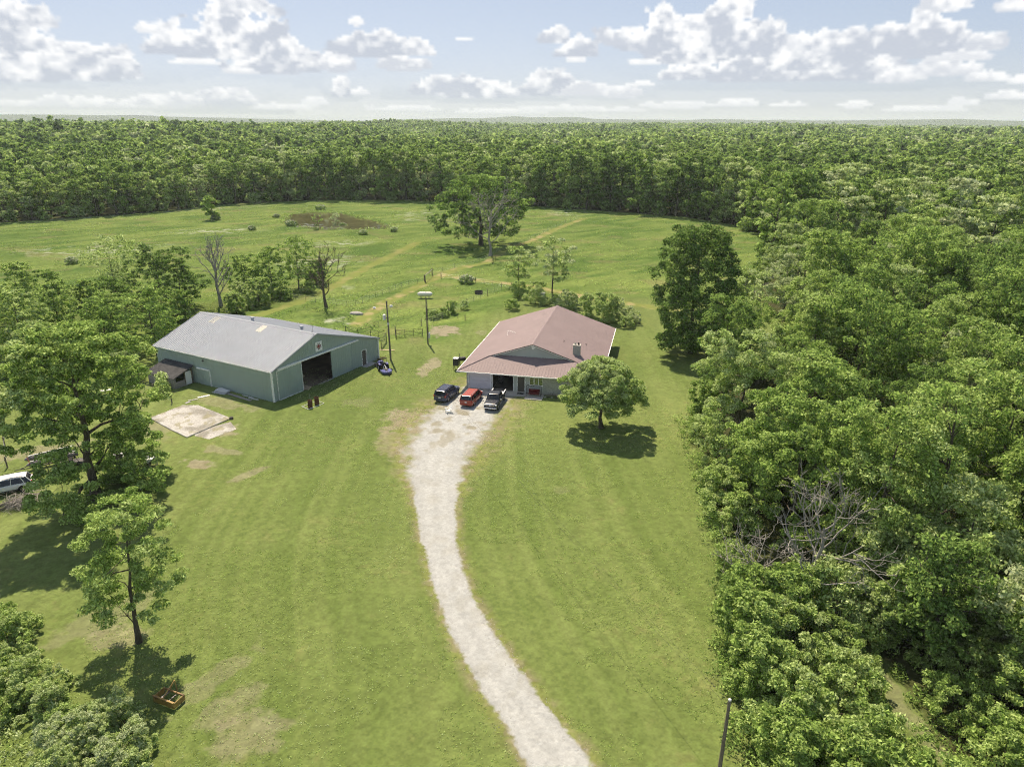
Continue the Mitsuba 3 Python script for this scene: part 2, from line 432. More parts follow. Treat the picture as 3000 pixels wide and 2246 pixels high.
v, f = grid_sheet(spaced(-16000, 16000, -150, 110, 2.5, 1.09), spaced(-600, 16000, 20, 345, 2.5, 1.09))
put('ground', trimesh.Trimesh(v, np.vstack([f[:, [0, 1, 2]], f[:, [0, 2, 3]]]), process=False), 'ground_mat', smooth=True, kind='structure', label='mown lawn and tall-grass pasture around the farmstead')


def strip(pts, extra, step=1.0, z=.004):
    """a sheet following a line of (x, y, half width), 4 mm above the ground"""
    p = np.array([q[:2] for q in pts], float)
    w = np.array([q[2] if len(q) > 2 else 0 for q in pts], float) + extra
    s = np.concatenate([[0], np.cumsum(np.linalg.norm(np.diff(p, axis=0), axis=1))])
    t = np.arange(0, s[-1], step)
    c = np.stack([np.interp(t, s, p[:, 0]), np.interp(t, s, p[:, 1])], -1)
    k = np.ones(5) / 5
    for a in range(2):
        c[2:-2, a] = np.convolve(c[:, a], k, 'valid')
    ww = np.interp(t, s, w)
    d = np.gradient(c, axis=0)
    d /= np.linalg.norm(d, axis=1, keepdims=True)
    nrm = np.stack([-d[:, 1], d[:, 0]], -1)
    m = 9
    u = np.linspace(-1, 1, m)
    V = c[:, None] + nrm[:, None] * (ww[:, None] * u)[..., None]
    Z = land(V[..., 0], V[..., 1]) + z
    v = np.concatenate([V, Z[..., None]], -1).reshape(-1, 3)
    i, j = np.meshgrid(np.arange(len(t) - 1), np.arange(m - 1), indexing='ij')
    a = i * m + j
    return v, np.stack([a, a + 1, a + m + 1, a + m], -1).reshape(-1, 4)


v, f = strip(DRIVE, .25)
f = f[:, ::-1] if np.cross(v[f[0, 1]] - v[f[0, 0]], v[f[0, 2]] - v[f[0, 0]])[2] < 0 else f
put('gravel_driveway', (v, f), 'ground_mat', smooth=True, kind='structure', label='pale gravel driveway curving up the lawn to the house')
for pts in PATHS:
    v, f = strip(pts, 2.0, 1.5, .008)
    f = f[:, ::-1] if np.cross(v[f[0, 1]] - v[f[0, 0]], v[f[0, 2]] - v[f[0, 0]])[2] < 0 else f
    put('path', (v, f), 'ground_mat', smooth=True, kind='structure', label='worn grass track through the pasture')


def pond_color(p, n, uv):
    return mix((.052, .051, .028), (.10, .095, .052), fbm(p.x / 6, p.y / 3, 2, 4)) * mix((.6, .6, .6), (1.1, 1.1, 1.0), noise(p.x / 1.5, p.y / 1.5, 4))


mat('pond_water', pond_color, rough=.03, spec=.8, two=False)
from shapely.geometry import Polygon
_xs, _ys = np.arange(-100, -42, .45), np.arange(270, 332, .45)
_X, _Y = np.meshgrid(_xs, _ys, indexing='ij')
_P = np.stack([_X, _Y, _X * 0], -1)
_calm = np.clip((meshkit.fbm(_P / [9, 14, 1], 2, 6) - .42) / .2, 0, 1) * .35 + np.exp(-((_X + 82) / 7) ** 2 - ((_Y - 285) / 6) ** 2) + .7 * np.exp(-((_X + 68) / 5) ** 2 - ((_Y - 278) / 5) ** 2)
_Z = -.12 + (meshkit.fbm(_P / [.9, 1.6, 1], 2, 4) - .5) * .24 * _calm
_in = in_poly(_X, _Y, POND) & (d_poly(_X, _Y, POND) > -.1) | (d_poly(_X, _Y, POND) < .7)
_i, _j = np.meshgrid(np.arange(len(_xs) - 1), np.arange(len(_ys) - 1), indexing='ij')
_k = _in[:-1, :-1] & _in[1:, :-1] & _in[1:, 1:] & _in[:-1, 1:]
_a = (_i * len(_ys) + _j)[_k]
_q = np.stack([_a, _a + len(_ys), _a + len(_ys) + 1, _a + 1], -1)
put('pond', trimesh.Trimesh(np.stack([_X, _Y, _Z], -1).reshape(-1, 3), np.vstack([_q[:, [0, 1, 2]], _q[:, [0, 2, 3]]]), process=False), 'pond_water', smooth=True, kind='structure', label='small brown farm pond with weedy margins')
# ------------------------------------------------------------------ foliage
LEAF_STOPS = [(0.0, (.036, .062, .018)), (.2, (.056, .090, .025)), (.4, (.084, .130, .036)), (.6, (.124, .174, .046)), (.8, (.170, .214, .084)), (1.0, (.182, .208, .130))]


def leaf_color(p, n, uv):
    tree = noise(p.x / 10, p.y / 10, 3) * .6 + noise(p.x / 37, p.y / 37, 8) * .4
    h = dr.clip(uv.y + (tree - .42) * .55 + (uv.x - .5) * .24, 0, 1)
    c = mi.Color3f(LEAF_STOPS[0][1])
    for (a, ca), (b, cb) in zip(LEAF_STOPS, LEAF_STOPS[1:]):
        c = dr.select(h > a, mix(ca, cb, dr.clip((h - a) / (b - a), 0, 1)), c)
    return c * (1.25 + 2.7 * uv.x)


scene['leaf'] = {'type': 'principledthin', 'base_color': proc(leaf_color), 'roughness': .42, 'diff_trans': .9, 'eta': 1.5, 'spec_trans': 0.0}
mat('bark', lambda p, n, uv: mix((.055, .045, .034), (.13, .115, .095), fbm(p.x * 3, p.y * 3, p.z * .8, 3)), rough=.9, spec=.1)
mat('bark_grey', lambda p, n, uv: mix((.19, .18, .165), (.38, .365, .34), fbm(p.x * 3, p.y * 3, p.z * .8, 3)), rough=.9, spec=.1)
mat('blossom', lambda p, n, uv: mix((.30, .33, .22), (.62, .62, .55), uv.x), rough=.8, spec=.1)


def unit(v):
    return v / (np.linalg.norm(v, axis=-1, keepdims=True) + 1e-12)


def leaves(rng, ctr, axes, per, size, up=.45, jit=1.0, droop=0.0, slim=.55, out=.55):
    """diamond leaves in ellipsoid clumps: ctr (n,3), axes (n,3), per clump; returns vertices, faces, uv u"""
    n = len(ctr)
    k = np.repeat(np.arange(n), per)
    m = len(k)
    d = unit(rng.normal(size=(m, 3)))
    d[:, 2] = np.where((d[:, 2] < -.2) & (rng.random(m) < .6), -d[:, 2], d[:, 2])
    rad = rng.random(m) ** .38
    pos = ctr[k] + d * rad[:, None] * axes[k]
    nrm = unit(d * out + np.array([0, 0, up]) + rng.normal(size=(m, 3)) * jit * .6)
    t = unit(np.cross(nrm, unit(rng.normal(size=(m, 3)))))
    t[:, 2] -= droop
    t = unit(t - nrm * (t * nrm).sum(1, keepdims=True))
    b = np.cross(nrm, t)
    s = size * (.65 + .7 * rng.random(m))[:, None]
    v = np.stack([pos - t * s, pos + b * s * slim, pos + t * s, pos - b * s * slim], 1).reshape(-1, 3)
    a = np.arange(m)[:, None] * 4
    f = np.concatenate([a + [0, 1, 2], a + [0, 2, 3]], 1).reshape(-1, 3)
    return v, f, np.repeat(rng.random(m), 4)


def limb(mb, rng, a, b, r0, r1, n=4, sag=.0, wob=.12, sides=5):
    t = np.linspace(0, 1, n)[:, None]
    L = np.linalg.norm(b - a)
    p = a + (b - a) * t
    p += np.sin(t * np.pi) * np.array([0, 0, sag]) * L
    p[1:-1] += rng.normal(size=(n - 2, 3)) * wob * L / n
    mb.tube(p, np.linspace(r0, r1, n), sides, cap=False)
    return p


def make_tree(seed, h, R, base=.25, clumps=40, rc=1.5, leaf=.35, count=9000, hue=.4, shape='round', bare=0.0, limbs=7, flat=.62, dead=0, lean=0.0, trunk=None, inner=.5, sides=6, droop=0.0, slim=.55, huevar=.12, jit=1.5, lobes=0, lobe_r=.36, clear=None, out=.55):
    """trunk and crown meshes of one tree standing at the origin"""
    rng = np.random.default_rng(seed)
    cz0 = h * base
    r0 = trunk or max(.12, h * .018)
    # clump centres inside an uneven envelope
    pts = []
    ph = rng.random(6) * 6.28
    tries = 0
    md = rc * .95 if not lobes else R * lobe_r * .95
    want = lobes or clumps
    while len(pts) < want and tries < want * 60:
        tries += 1
        u = rng.random()
        th = rng.random() * 2 * np.pi
        if shape == 'round':
            w = math.sqrt(max(0, 1 - ((u - .42) / .60) ** 2))
        elif shape == 'oak':
            w = math.sqrt(max(0, 1 - ((u - .32) / .70) ** 2))
        elif shape == 'vase':
            w = .35 + .65 * min(1, u * 1.9) if u < .8 else math.sqrt(max(0, 1 - ((u - .8) / .22) ** 2))
        elif shape == 'column':
            w = .75 * math.sqrt(max(0, 1 - ((u - .4) / .66) ** 2)) + .2
        elif shape == 'umbrella':
            w = math.sqrt(max(0, 1 - ((u - .25) / .78) ** 2))
        else:
            w = 1.0 - u * .9
        w *= 1 + .16 * math.sin(2 * th + ph[0] + u * 3) + .12 * math.sin(3 * th + ph[1] - u * 5)
        rr = R * w * (1 - inner * rng.random() ** 1.6)
        q = np.array([rr * math.cos(th) + lean * u * h, rr * math.sin(th), cz0 + u * (h - rc * flat - cz0)])
        if clear and q[0] < clear[0] and q[2] < clear[1]:
            continue
        if pts and np.min(np.linalg.norm((np.array(pts) - q) / [1, 1, flat], axis=1)) < md:
            if tries % 20 == 0:
                md *= .95
            continue
        pts.append(q)
    C = np.array(pts)
    nl = 0
    if lobes:
        # big boughs first, then their clumps: deep gaps between the boughs, a ragged outline
        C = np.array(pts[:lobes])
        k_ = np.array([0, 0, cz0 + .35 * (h - cz0)])
        C[:, :2] *= .90
        nl = len(C)
        lr = R * lobe_r * rng.uniform(.7, 1.3, nl)
        per_ = np.maximum(3, (clumps * lr ** 2 / (lr ** 2).sum()).astype(int))
        li = np.repeat(np.arange(nl), per_)
        d_ = unit(rng.normal(size=(len(li), 3)) + [0, 0, .25] + .35 * unit(C[li] - k_))
        Q = C[li] + d_ * (lr[li] * (.62 + .45 * rng.random(len(li))))[:, None] * [1, 1, .85]
        Q[:, 2] = np.clip(Q[:, 2], .6, h - rc * flat * .5)
        if clear:
            Q = Q[~((Q[:, 0] < clear[0]) & (Q[:, 2] < clear[1]))]
        C = np.vstack([C, Q])
    tr = MB()
    top = np.array([lean * h * .8, 0, h * (.80 if shape != 'umbrella' else .5)])
    nt = 7
    t = np.linspace(0, 1, nt)[:, None]
    P = top * t
    P[1:, :2] += np.cumsum(rng.normal(size=(nt - 1, 2)), 0) * h * .010
    rad = r0 * (1 - .82 * t[:, 0])
    rad[0] = r0 * 1.35
    tr.tube(P, rad, sides + 2, cap=False)
    NP = np.zeros((nt + 4 * len(C) + 400, 3))
    NR = np.zeros(len(NP))
    NP[:nt - 1], NR[:nt - 1] = P[1:], rad[1:]
    nn = nt - 1
    order = np.argsort(-np.linalg.norm(C[:, :2], axis=1))
    main = list(range(nl)) if lobes else order[np.linspace(0, len(order) - 1, min(limbs, len(order))).astype(int)] if len(C) else []
    done = set()

    def attach(i, main_limb):
        nonlocal nn
        c = C[i]
        q_ = NP[:nn]
        dz = c[2] - q_[:, 2]
        cost = np.linalg.norm(c - q_, axis=1) + np.where(dz < -.3, 3.0, 0) + (0 if main_limb else np.where(dz < .12 * h * math.hypot(c[0], c[1]) / R, 1.5, 0))
        bi = int(np.argmin(cost))
        q, rq = NP[bi].copy(), NR[bi]
        ra = min(rq * .62, r0 * (.42 if main_limb else .25))
        p = limb(tr, rng, q, c, ra, max(.015, ra * .3), 4, .06, .14, sides if main_limb else 3)
        NP[nn:nn + 3], NR[nn:nn + 3] = p[1:4], [ra * .78, ra * .56, ra * .34]
        nn += 3
        done.add(i)
    for i in main:
        attach(i, True)
    if sides > 3:
        for i in sorted(set(range(len(C))) - done, key=lambda i: np.linalg.norm(C[i] - top * .5)):
            attach(i, False)
    if dead:
        for _ in range(dead):
            j_ = rng.integers(nn)
            q, rq = NP[j_].copy(), NR[j_]
            d = unit(np.array([rng.normal(), rng.normal(), .25 + rng.random()]))
            L = R * (.25 + .35 * rng.random())
            p = limb(tr, rng, q, q + d * L, max(.035, min(rq, .1)), .012, 5, 0, .25, 4)
            for k in range(2):
                e = p[rng.integers(2, 5)]
                limb(tr, rng, e, e + unit(d + rng.normal(size=3) * .8) * L * .4, .03, .01, 3, 0, .2, 3)
    crown = None
    if count:
        keep = rng.random(len(C)) >= bare
        keep[:nl] = False
        C2 = C[keep]
        ax = np.stack([rc * (.7 + .6 * rng.random(len(C2)))] * 2 + [rc * flat * (.7 + .5 * rng.random(len(C2)))], -1)
        v, f, u = leaves(rng, C2, ax, max(3, count // max(1, len(C2))), leaf, droop=droop, slim=slim, jit=jit, out=out)
        hv = np.repeat(hue + (rng.random(len(C2)) - .5) * huevar * 2, max(3, count // max(1, len(C2))) * 4)
        crown = (v, f, np.stack([u, np.clip(hv, 0, 1)], -1))
    return tr.mesh(), crown


def make_dead(seed, h, R, trunk, first=.25, forks=5, levels=4, upright=.5, minr=.035):
    """a leafless tree: trunk and ever finer forks"""
    rng = np.random.default_rng(seed)
    mb = MB()
    H0 = h * (.5 + .25 * upright)
    t = np.linspace(0, 1, 6)[:, None]
    P = np.array([0, 0, H0]) * t
    P[1:, :2] += np.cumsum(rng.normal(size=(5, 2)), 0) * h * .012
    rad = trunk * (1 - .55 * t[:, 0])
    rad[0] *= 1.3
    mb.tube(P, rad, 9, cap=False)

    def grow(p, d, L, r, lev):
        n = 5
        pts = [p]
        for _ in range(n - 1):
            d = unit(d + rng.normal(size=3) * .17 + np.array([0, 0, .05 + .06 * upright]))
            pts.append(pts[-1] + d * L / (n - 1))
        pts = np.array(pts)
        mb.tube(pts, np.linspace(r, max(minr, r * .5), n), 6 if lev < 2 else 4, cap=False)
        if lev < levels:
            for k in range(rng.integers(2, 4) if lev else 3):
                j = rng.integers(2, n)
                s_ = unit(d + rng.normal(size=3) * .62)
                grow(pts[j], s_, L * rng.uniform(.42, .68), max(minr, r * .55), lev + 1)
    for k in range(forks * 2):
        u = first + (1 - first) * (k / (forks * 2 - 1)) ** .8
        z = np.array([np.interp(u * H0, P[:, 2], P[:, a]) for a in (0, 1, 2)])
        az = k * 2.4 + rng.normal() * .4
        el = (.25 + .75 * upright) * (.6 + .8 * u)
        d = unit(np.array([math.cos(az) * math.cos(el), math.sin(az) * math.cos(el), math.sin(el)]))
        L = min(R * (1.05 - .35 * u) / max(.25, math.cos(el)), (h - z[2]) * .95 / max(.3, math.sin(el))) * .62
        grow(z, d, L, trunk * (.48 - .2 * u), 0)
    return mb.mesh(), None


def crown_ply(c, bsdf='leaf'):
    v, f, uv = c
    return mikit.ply((v, f), bsdf, uv=uv)


PROTO = {}


def proto(name, bark='bark', **kw):
    t, c = make_tree(**kw)
    g = {'type': 'shapegroup', 'trunk': mikit.ply(t, bark, smooth=True)}
    if c is not None:
        g['crown'] = crown_ply(c)
    scene['kind_' + name] = g
    PROTO['kind_' + name] = kw
    return 'kind_' + name


def place(x, y, s=1.0, rz=0.0, sz=None, z=None):
    zz = float(land(x, y)) if z is None else z
    return T().translate([x, y, zz - .05]).rotate([0, 0, 1], rz).scale([s, s, sz or s])


def tree_copy(name, group, x, y, label, s=1.0, rz=0.0, sz=None, grp=None, cat='tree'):
    k = thing(name, label, cat, grp)
    scene[k] = {'type': 'instance', 'g': {'type': 'ref', 'id': group}, 'to_world': place(x, y, s, rz, sz)}
    return k


def tree_single(name, x, y, label, bark='bark', rz=0.0, cat='tree', **kw):
    """a tree with a mesh of its own"""
    k = thing(name, label, cat)
    t, c = make_dead(**kw) if 'forks' in kw else make_tree(**kw)
    M = place(x, y, 1.0, rz)
    scene[k + '__trunk'] = mikit.ply(t, bark, smooth=True, to_world=M)
    if c is not None:
        scene[k + '__crown'] = mikit.ply(c[:2], 'leaf', uv=c[2], to_world=M)
    return k


rng = np.random.default_rng(77)
WOOD = [proto(f'wood_{i}', seed=100 + i, h=h, R=R, base=b, clumps=n * 2, rc=rc * .42, leaf=.15, count=19000, flat=.8, lobes=22, lobe_r=.36, hue=hue, shape=sh, limbs=6, dead=dd)
        for i, (h, R, b, n, rc, hue, sh, dd) in enumerate([(17, 4.6, .2, 170, 1.35, .30, 'column', 3), (18, 5.4, .22, 180, 1.5, .48, 'oak', 2), (13, 4.4, .12, 150, 1.25, .62, 'round', 4), (17, 4.6, .15, 170, 1.35, .44, 'column', 2), (15, 5.2, .2, 150, 1.4, .74, 'oak', 8), (12, 4.0, .1, 140, 1.25, .24, 'oak', 2), (16, 4.8, .2, 140, 1.4, .78, 'round', 6), (19, 5.8, .25, 190, 1.55, .40, 'oak', 3)])]
EDGE = [proto(f'edge_{i}', seed=200 + i, h=h, R=R, base=b, clumps=n * 2, rc=rc * .62, leaf=.38, count=5000, lobes=16, lobe_r=.38, hue=hue, shape=sh, limbs=5, sides=4)
        for i, (h, R, b, n, rc, hue, sh) in enumerate([(23, 5.5, .18, 44, 2.0, .34, 'oak'), (25, 5.0, .2, 44, 1.9, .44, 'column'), (21, 5.5, .1, 42, 2.0, .52, 'round'), (24, 6.2, .18, 46, 2.1, .40, 'oak'), (19, 4.8, .06, 38, 1.9, .64, 'round'), (24, 5.2, .16, 44, 1.9, .82, 'column'), (17, 4.6, .03, 38, 1.9, .50, 'round')])]
LOW = [proto(f'low_{i}', seed=250 + i, h=h, R=R, base=.06, clumps=16, rc=1.5, leaf=.45, count=1300, hue=hue, shape='round', limbs=3, sides=3) for i, (h, R, hue) in enumerate([(7, 3.2, .5), (5, 3.0, .62), (9, 3.4, .42)])]
MID = [proto(f'mid_{i}', seed=300 + i, h=h, R=R, base=.3, clumps=n * 2, rc=1.35, leaf=.58, count=1700, lobes=9, hue=hue, shape=sh, limbs=2, sides=3)
       for i, (h, R, n, hue, sh) in enumerate([(23, 5.5, 26, .34, 'oak'), (25, 5.4, 26, .42, 'round'), (21, 5.2, 26, .50, 'oak'), (24, 6.0, 28, .38, 'round'), (22, 5.2, 24, .82, 'round'), (22, 5.4, 26, .58, 'oak')])]


def patch(name, seed, size, step, leaf, per, clumps, R):
    """a piece of distant wood: many crowns in one mesh"""
    r = np.random.default_rng(seed)
    V, F, U, n = [], [], [], 0
    m = int(size / step)
    for i in range(m):
        for j in range(m):
            x, y = (i + .5 + (r.random() - .5) * .8) * step - size / 2, (j + .5 + (r.random() - .5) * .8) * step - size / 2
            h = 21 + r.normal() * 2.6
            rr = R * (.75 + .5 * r.random())
            c = np.array([x, y, h - rr * .8]) + r.normal(size=(clumps, 3)) * [rr * .48, rr * .48, rr * .34]
            ax = np.tile([rr * .42, rr * .42, rr * .34], (clumps, 1))
            v, f, u = leaves(r, c, ax, per, leaf, up=.6, jit=.6, out=1.0, slim=.75)
            hue = np.clip(.36 + r.normal() * .17 + .06 + (.35 if r.random() < .08 else 0), 0, 1)
            V.append(v)
            F.append(f + n)
            U.append(np.stack([u, np.full(len(u), hue)], -1))
            n += len(v)
    g = 'kind_' + name
    scene[g] = {'type': 'shapegroup', 'crown': mikit.ply((np.vstack(V), np.vstack(F)), 'leaf', uv=np.vstack(U))}
    return g


P2 = [patch(f'stand_{i}', 400 + i, 60, 8.6, 1.25, 16, 14, 5.2) for i in range(3)]
P3 = [patch(f'stand_far_{i}', 420 + i, 150, 11.5, 2.2, 7, 10, 6.6) for i in range(3)]
P4 = [patch(f'stand_horizon_{i}', 440 + i, 400, 19, 4.6, 5, 6, 11) for i in range(2)]
_nf = 0


def forest_add(group, x, y, s=1.0, rz=0.0, sz=None, z=None):
    global _nf
    k = 'forest' if _nf == 0 else f'forest__{_nf:04d}'
    _nf += 1
    k = f'forest__{_nf:04d}'
    scene[k] = {'type': 'instance', 'g': {'type': 'ref', 'id': group}, 'to_world': place(x, y, s, rz, sz, z)}


labels['forest'] = {'kind': 'stuff', 'label': 'unbroken oak woodland stretching to the horizon'}
HALF = math.radians(41)


def seen(x, y, pad=0.0):
    return y > 20 and abs(math.atan2(x, y)) < HALF + pad / max(30, y)


# named single trees
tree_single('oak_tree', -44.5, 67.6, 'big spreading oak shading the parked trailer and truck at left', seed=1, h=18.8, R=8.3, base=.03, clumps=700, rc=.70, leaf=.15, count=98000, lobes=70, lobe_r=.27, clear=(-1.6, 7.4), hue=.66, shape='oak', limbs=12, bare=.04, trunk=.5, inner=.72, flat=.62)
tree_single('walnut_tree', -28.9, 45.2, 'slender young walnut tree alone on the lawn above the yellow box scraper', lean=.05, seed=2, h=12.6, R=3.6, base=.26, clumps=120, rc=.62, leaf=.17, count=17000, hue=.62, shape='column', limbs=9, trunk=.21, inner=.8, flat=.45, droop=.7, slim=.30)
tree_single('maple_tree', 11.9, 87.2, 'rounded maple tree on the front lawn before the house', seed=3, h=9.8, R=4.9, base=.30, clumps=270, rc=.66, leaf=.12, count=64000, hue=.66, shape='umbrella', limbs=14, trunk=.32, inner=.5, flat=.7, huevar=.08)
tree_single('dark_tree', 31.5, 120.5, 'tall dark green tree standing on the lawn beyond the house', seed=4, h=22.5, R=7.0, base=.05, clumps=330, rc=1.05, leaf=.19, count=56000, hue=.20, shape='column', limbs=9, trunk=.4, inner=.7, flat=.8, huevar=.06)
tree_single('pasture_oak', -10.5, 238, 'broad old oak in the pasture behind the dead grey tree', seed=5, h=23, R=15, base=.16, clumps=260, rc=1.5, leaf=.36, count=22000, hue=.36, shape='oak', limbs=12, trunk=.7, inner=.7, flat=.7)
tree_single('dead_tree', -6.9, 217.5, 'dead grey tree with bare spreading limbs in front of the pasture oak', bark='bark_grey', seed=6, h=21, R=13, trunk=.42, first=.3, forks=6, levels=3, upright=.35, minr=.04)
tree_single('sapling', 1.6, 173, 'thin pale green tree behind the house, left of a pair', seed=7, h=11, R=4.4, base=.28, clumps=42, rc=1.0, leaf=.26, count=2600, hue=.80, shape='round', limbs=8, trunk=.17, inner=.9, flat=.5)
tree_single('sapling', 9.5, 160.5, 'thin pale green tree behind the house, right of a pair', seed=8, h=14.2, R=4.9, base=.30, clumps=52, rc=1.0, leaf=.26, count=3400, hue=.80, shape='vase', limbs=8, trunk=.2, inner=.9, flat=.5)
tree_single('dead_tree', -64, 153, 'upright dead tree with bare grey stems behind the barn', bark='bark_grey', seed=9, h=15.5, R=5.0, trunk=.36, first=.2, forks=8, levels=2, upright=.95, minr=.035)
tree_single('bare_tree', -40.5, 151.5, 'leafless dark tree standing in the rough grass behind the barn', seed=10, h=13, R=6.8, trunk=.34, first=.35, forks=5, levels=3, upright=.5, minr=.03)
tree_single('maple_tree', 27.5, 78.5, 'bright green feathery tree at the edge of the right lawn', seed=11, h=15.4, R=5.6, base=.12, clumps=420, rc=.6, leaf=.13, count=46000, lobes=34, lobe_r=.34, hue=.72, shape='round', limbs=9, trunk=.24, inner=.7, flat=.8)
tree_single('olive_tree', 27.5, 60.5, 'dense olive green tree behind the bare dead branches at right', seed=12, h=14.4, R=6.5, base=.08, clumps=480, rc=.62, leaf=.14, count=56000, lobes=36, lobe_r=.34, hue=.54, shape='round', limbs=9, trunk=.26, inner=.5, flat=.8)
tree_single('dead_tree', 24.6, 50.6, 'dead tree with tangled bare grey branches at the right lawn edge', bark='bark_grey', seed=13, h=11.5, R=6.2, trunk=.26, first=.2, forks=7, levels=3, upright=.5, minr=.02)
tree_single('dead_tree', 20.6, 51.6, 'small dead tree with grey twigs reaching over the right lawn edge', bark='bark_grey', seed=23, h=6.5, R=4.2, trunk=.16, first=.15, forks=6, levels=3, upright=.3, minr=.016)
tree_single('bare_tree', 45.5, 131, 'thin half-leafed tree between the dark tree and the right woods', seed=14, h=13, R=4.2, base=.25, clumps=40, rc=.9, leaf=.26, count=1400, hue=.75, shape='vase', limbs=10, dead=14, trunk=.2, bark='bark_grey', inner=.9)
tree_single('pale_tree', 90.5, 241, 'pale spreading tree at the right corner of the far meadow', seed=15, h=16.5, R=9, base=.2, clumps=60, rc=1.5, leaf=.5, count=3400, hue=.84, shape='oak', limbs=10, trunk=.3, inner=.85, flat=.5)
tree_single('pasture_tree', -123.9, 300, 'small lone tree in the open pasture left of the pond', seed=16, h=10, R=3.3, base=.2, clumps=26, rc=1.2, leaf=.42, count=1500, hue=.56, shape='oak', limbs=6, trunk=.2, inner=.8)

# the creek line behind and left of the barn
CREEK = [(-100, 141, 11.5, .56, 0), (-104, 157, 7, .5, 1), (-93, 152, 6, .55, 0), (-91, 162, 7, .6, 1), (-86.5, 153, 15.5, .72, 3), (-74.5, 148, 14, .18, 1), (-71, 150, 13, .22, 0), (-62, 163, 9.5, .45, 1), (-56.4, 165, 11, .42, 0), (-52, 171, 12.5, .36, 3), (-61.0, 116.8, 13.0, .44, 0),
         (-76, 131, 8, .5, 2), (-85, 119, 11, .60, 2), (-86, 131, 10, .52, 1), (-56, 154, 6, .66, 2), (-58, 146, 4.5, .70, 2), (-68, 141, 6.5, .42, 2), (-92, 122, 12, .62, 2), (-72, 121, 9, .45, 1), (-98, 128, 9, .55, 0), (-110, 140, 10, .5, 2), (-80, 140, 9, .36, 1), (-68, 132, 7.5, .48, 2), (-49, 176, 6, .4, 2),
         (-78, 112, 7.5, .58, 1), (-88, 108, 8.5, .5, 2), (-70, 108, 7, .46, 2)]
CL = {-86.5: 'tall pale open tree in the creek line left of the dead stems', -74.5: 'silvery dark green tree at the left of the barn roof', -71: 'dark leafy tree close beside the upright dead tree', -61.0: 'feathery tree casting shade on the back corner of the barn roof', -52: 'dark round tree left of the leafless tree behind the barn', -100: 'pale leaning tree at the far left of the creek line', -56.4: 'bushy dark tree in the creek line behind the barn'}
for i, (x, y, h, hue, sh) in enumerate(CREEK):
    R = h * (.36 if h > 9 else .46)
    tree_single('creek_tree', x, y, CL.get(x, f'{["round", "spreading", "bushy", "open"][sh]} {"pale" if hue > .6 else "green" if hue > .45 else "dark"} tree in the creek thicket {"far left" if x < -90 else "left of the barn roof" if x < -66 else "behind the barn roof"}'), seed=500 + i, h=h, R=R, base=.12 if sh != 3 else .25, clumps=210, rc=R * .14, lobes=30, leaf=.19, count=8500 if sh != 3 else 5000, hue=hue, shape=['round', 'oak', 'round', 'vase'][sh], limbs=6, inner=.75, trunk=.16, rz=i * 40)

# woodland on the right: singles near the lawn, stuff behind
cand = []
y = 33.0
while y < 345:
    step = 7.2 if y < 130 else 7.8
    x = 10.0
    while x < 300:
        px, py = x + rng.uniform(-.4, .4) * step, y + rng.uniform(-.4, .4) * step
        x += step
        if in_poly(px, py, LAWN_EDGE) or not seen(px, py, 9):
            continue
        cand.append((px, py, float(d_poly(px, py, LAWN_EDGE))))
    y += step
KEEP_OUT = [(27.5, 78.5, 6.0), (27.5, 60.5, 7.0), (25.2, 51.2, 6.5), (45.5, 131, 5), (90.5, 241, 9), (31.5, 120.5, 6)] + [(a[0], a[1], a[3] * .92) for a in ((46.8, 91, 18.5, 8.4), (40.7, 65, 14.2, 5.2), (50.5, 66, 15.5, 5.8), (36.4, 49.5, 11.5, 4.4), (31.6, 43.4, 10.4, 3.4), (36.4, 41.6, 10, 3.4), (69, 121, 22, 8.2), (78.4, 111, 20, 8), (60.5, 133, 19.5, 7.6), (36.5, 76, 12.5, 4.6))]
n_single = 0
NEAR_RIGHT = [(46.8, 91, 18.5, 8.4, .40, 'oak', 'broad dark-hollowed green tree between the feathery tree and the deep woods'), (40.7, 65, 14.2, 5.2, .50, 'column', 'upright olive tree right of the dense olive green one'),
              (50.5, 66, 15.5, 5.8, .44, 'round', 'rounded mid-green tree at the right edge of the near woods'), (36.4, 49.5, 11.5, 4.4, .62, 'oak', 'olive-yellow tree right of the bare dead branches'), (31.6, 43.4, 10.4, 3.4, .36, 'column', 'cool green upright tree beyond the grassy trail'),
              (36.4, 41.6, 10, 3.4, .93, 'round', 'pale silvery tree at the lower right edge of the picture'), (25.6, 47.6, 6.0, 3.4, .72, 'oak', 'bright yellow-green bushy tree before the dead branches'), (69, 121, 22, 8.2, .58, 'oak', 'large light green tree crowning the right-hand woods'),
              (78.4, 111, 20, 8, .48, 'round', 'large round tree behind the near right woods'), (60.5, 133, 19.5, 7.6, .54, 'oak', 'tall light tree at the corner of the right meadow and woods'), (36.5, 76, 12.5, 4.6, .34, 'column', 'dark narrow tree right of the feathery bright tree')]
for j, (x, y, h, R, hue, sh, lb) in enumerate(NEAR_RIGHT):
    tree_single('woods_tree', x, y, lb, seed=700 + j, h=h, R=R, base=.12, clumps=int(26 * R * R / 3.0), rc=.62 + .012 * h, leaf=.14 + .0006 * y, count=int(520 * R * R), hue=hue, shape=sh, limbs=8, lobes=int(8 + 3.4 * R), lobe_r=.36, inner=.6, flat=.8, trunk=.22, dead=4, huevar=.07)
TINT = ['tall narrow', 'spreading green', 'light green', 'dense columnar', 'yellow-green', 'low dark', 'pale grey-green', 'big broad']
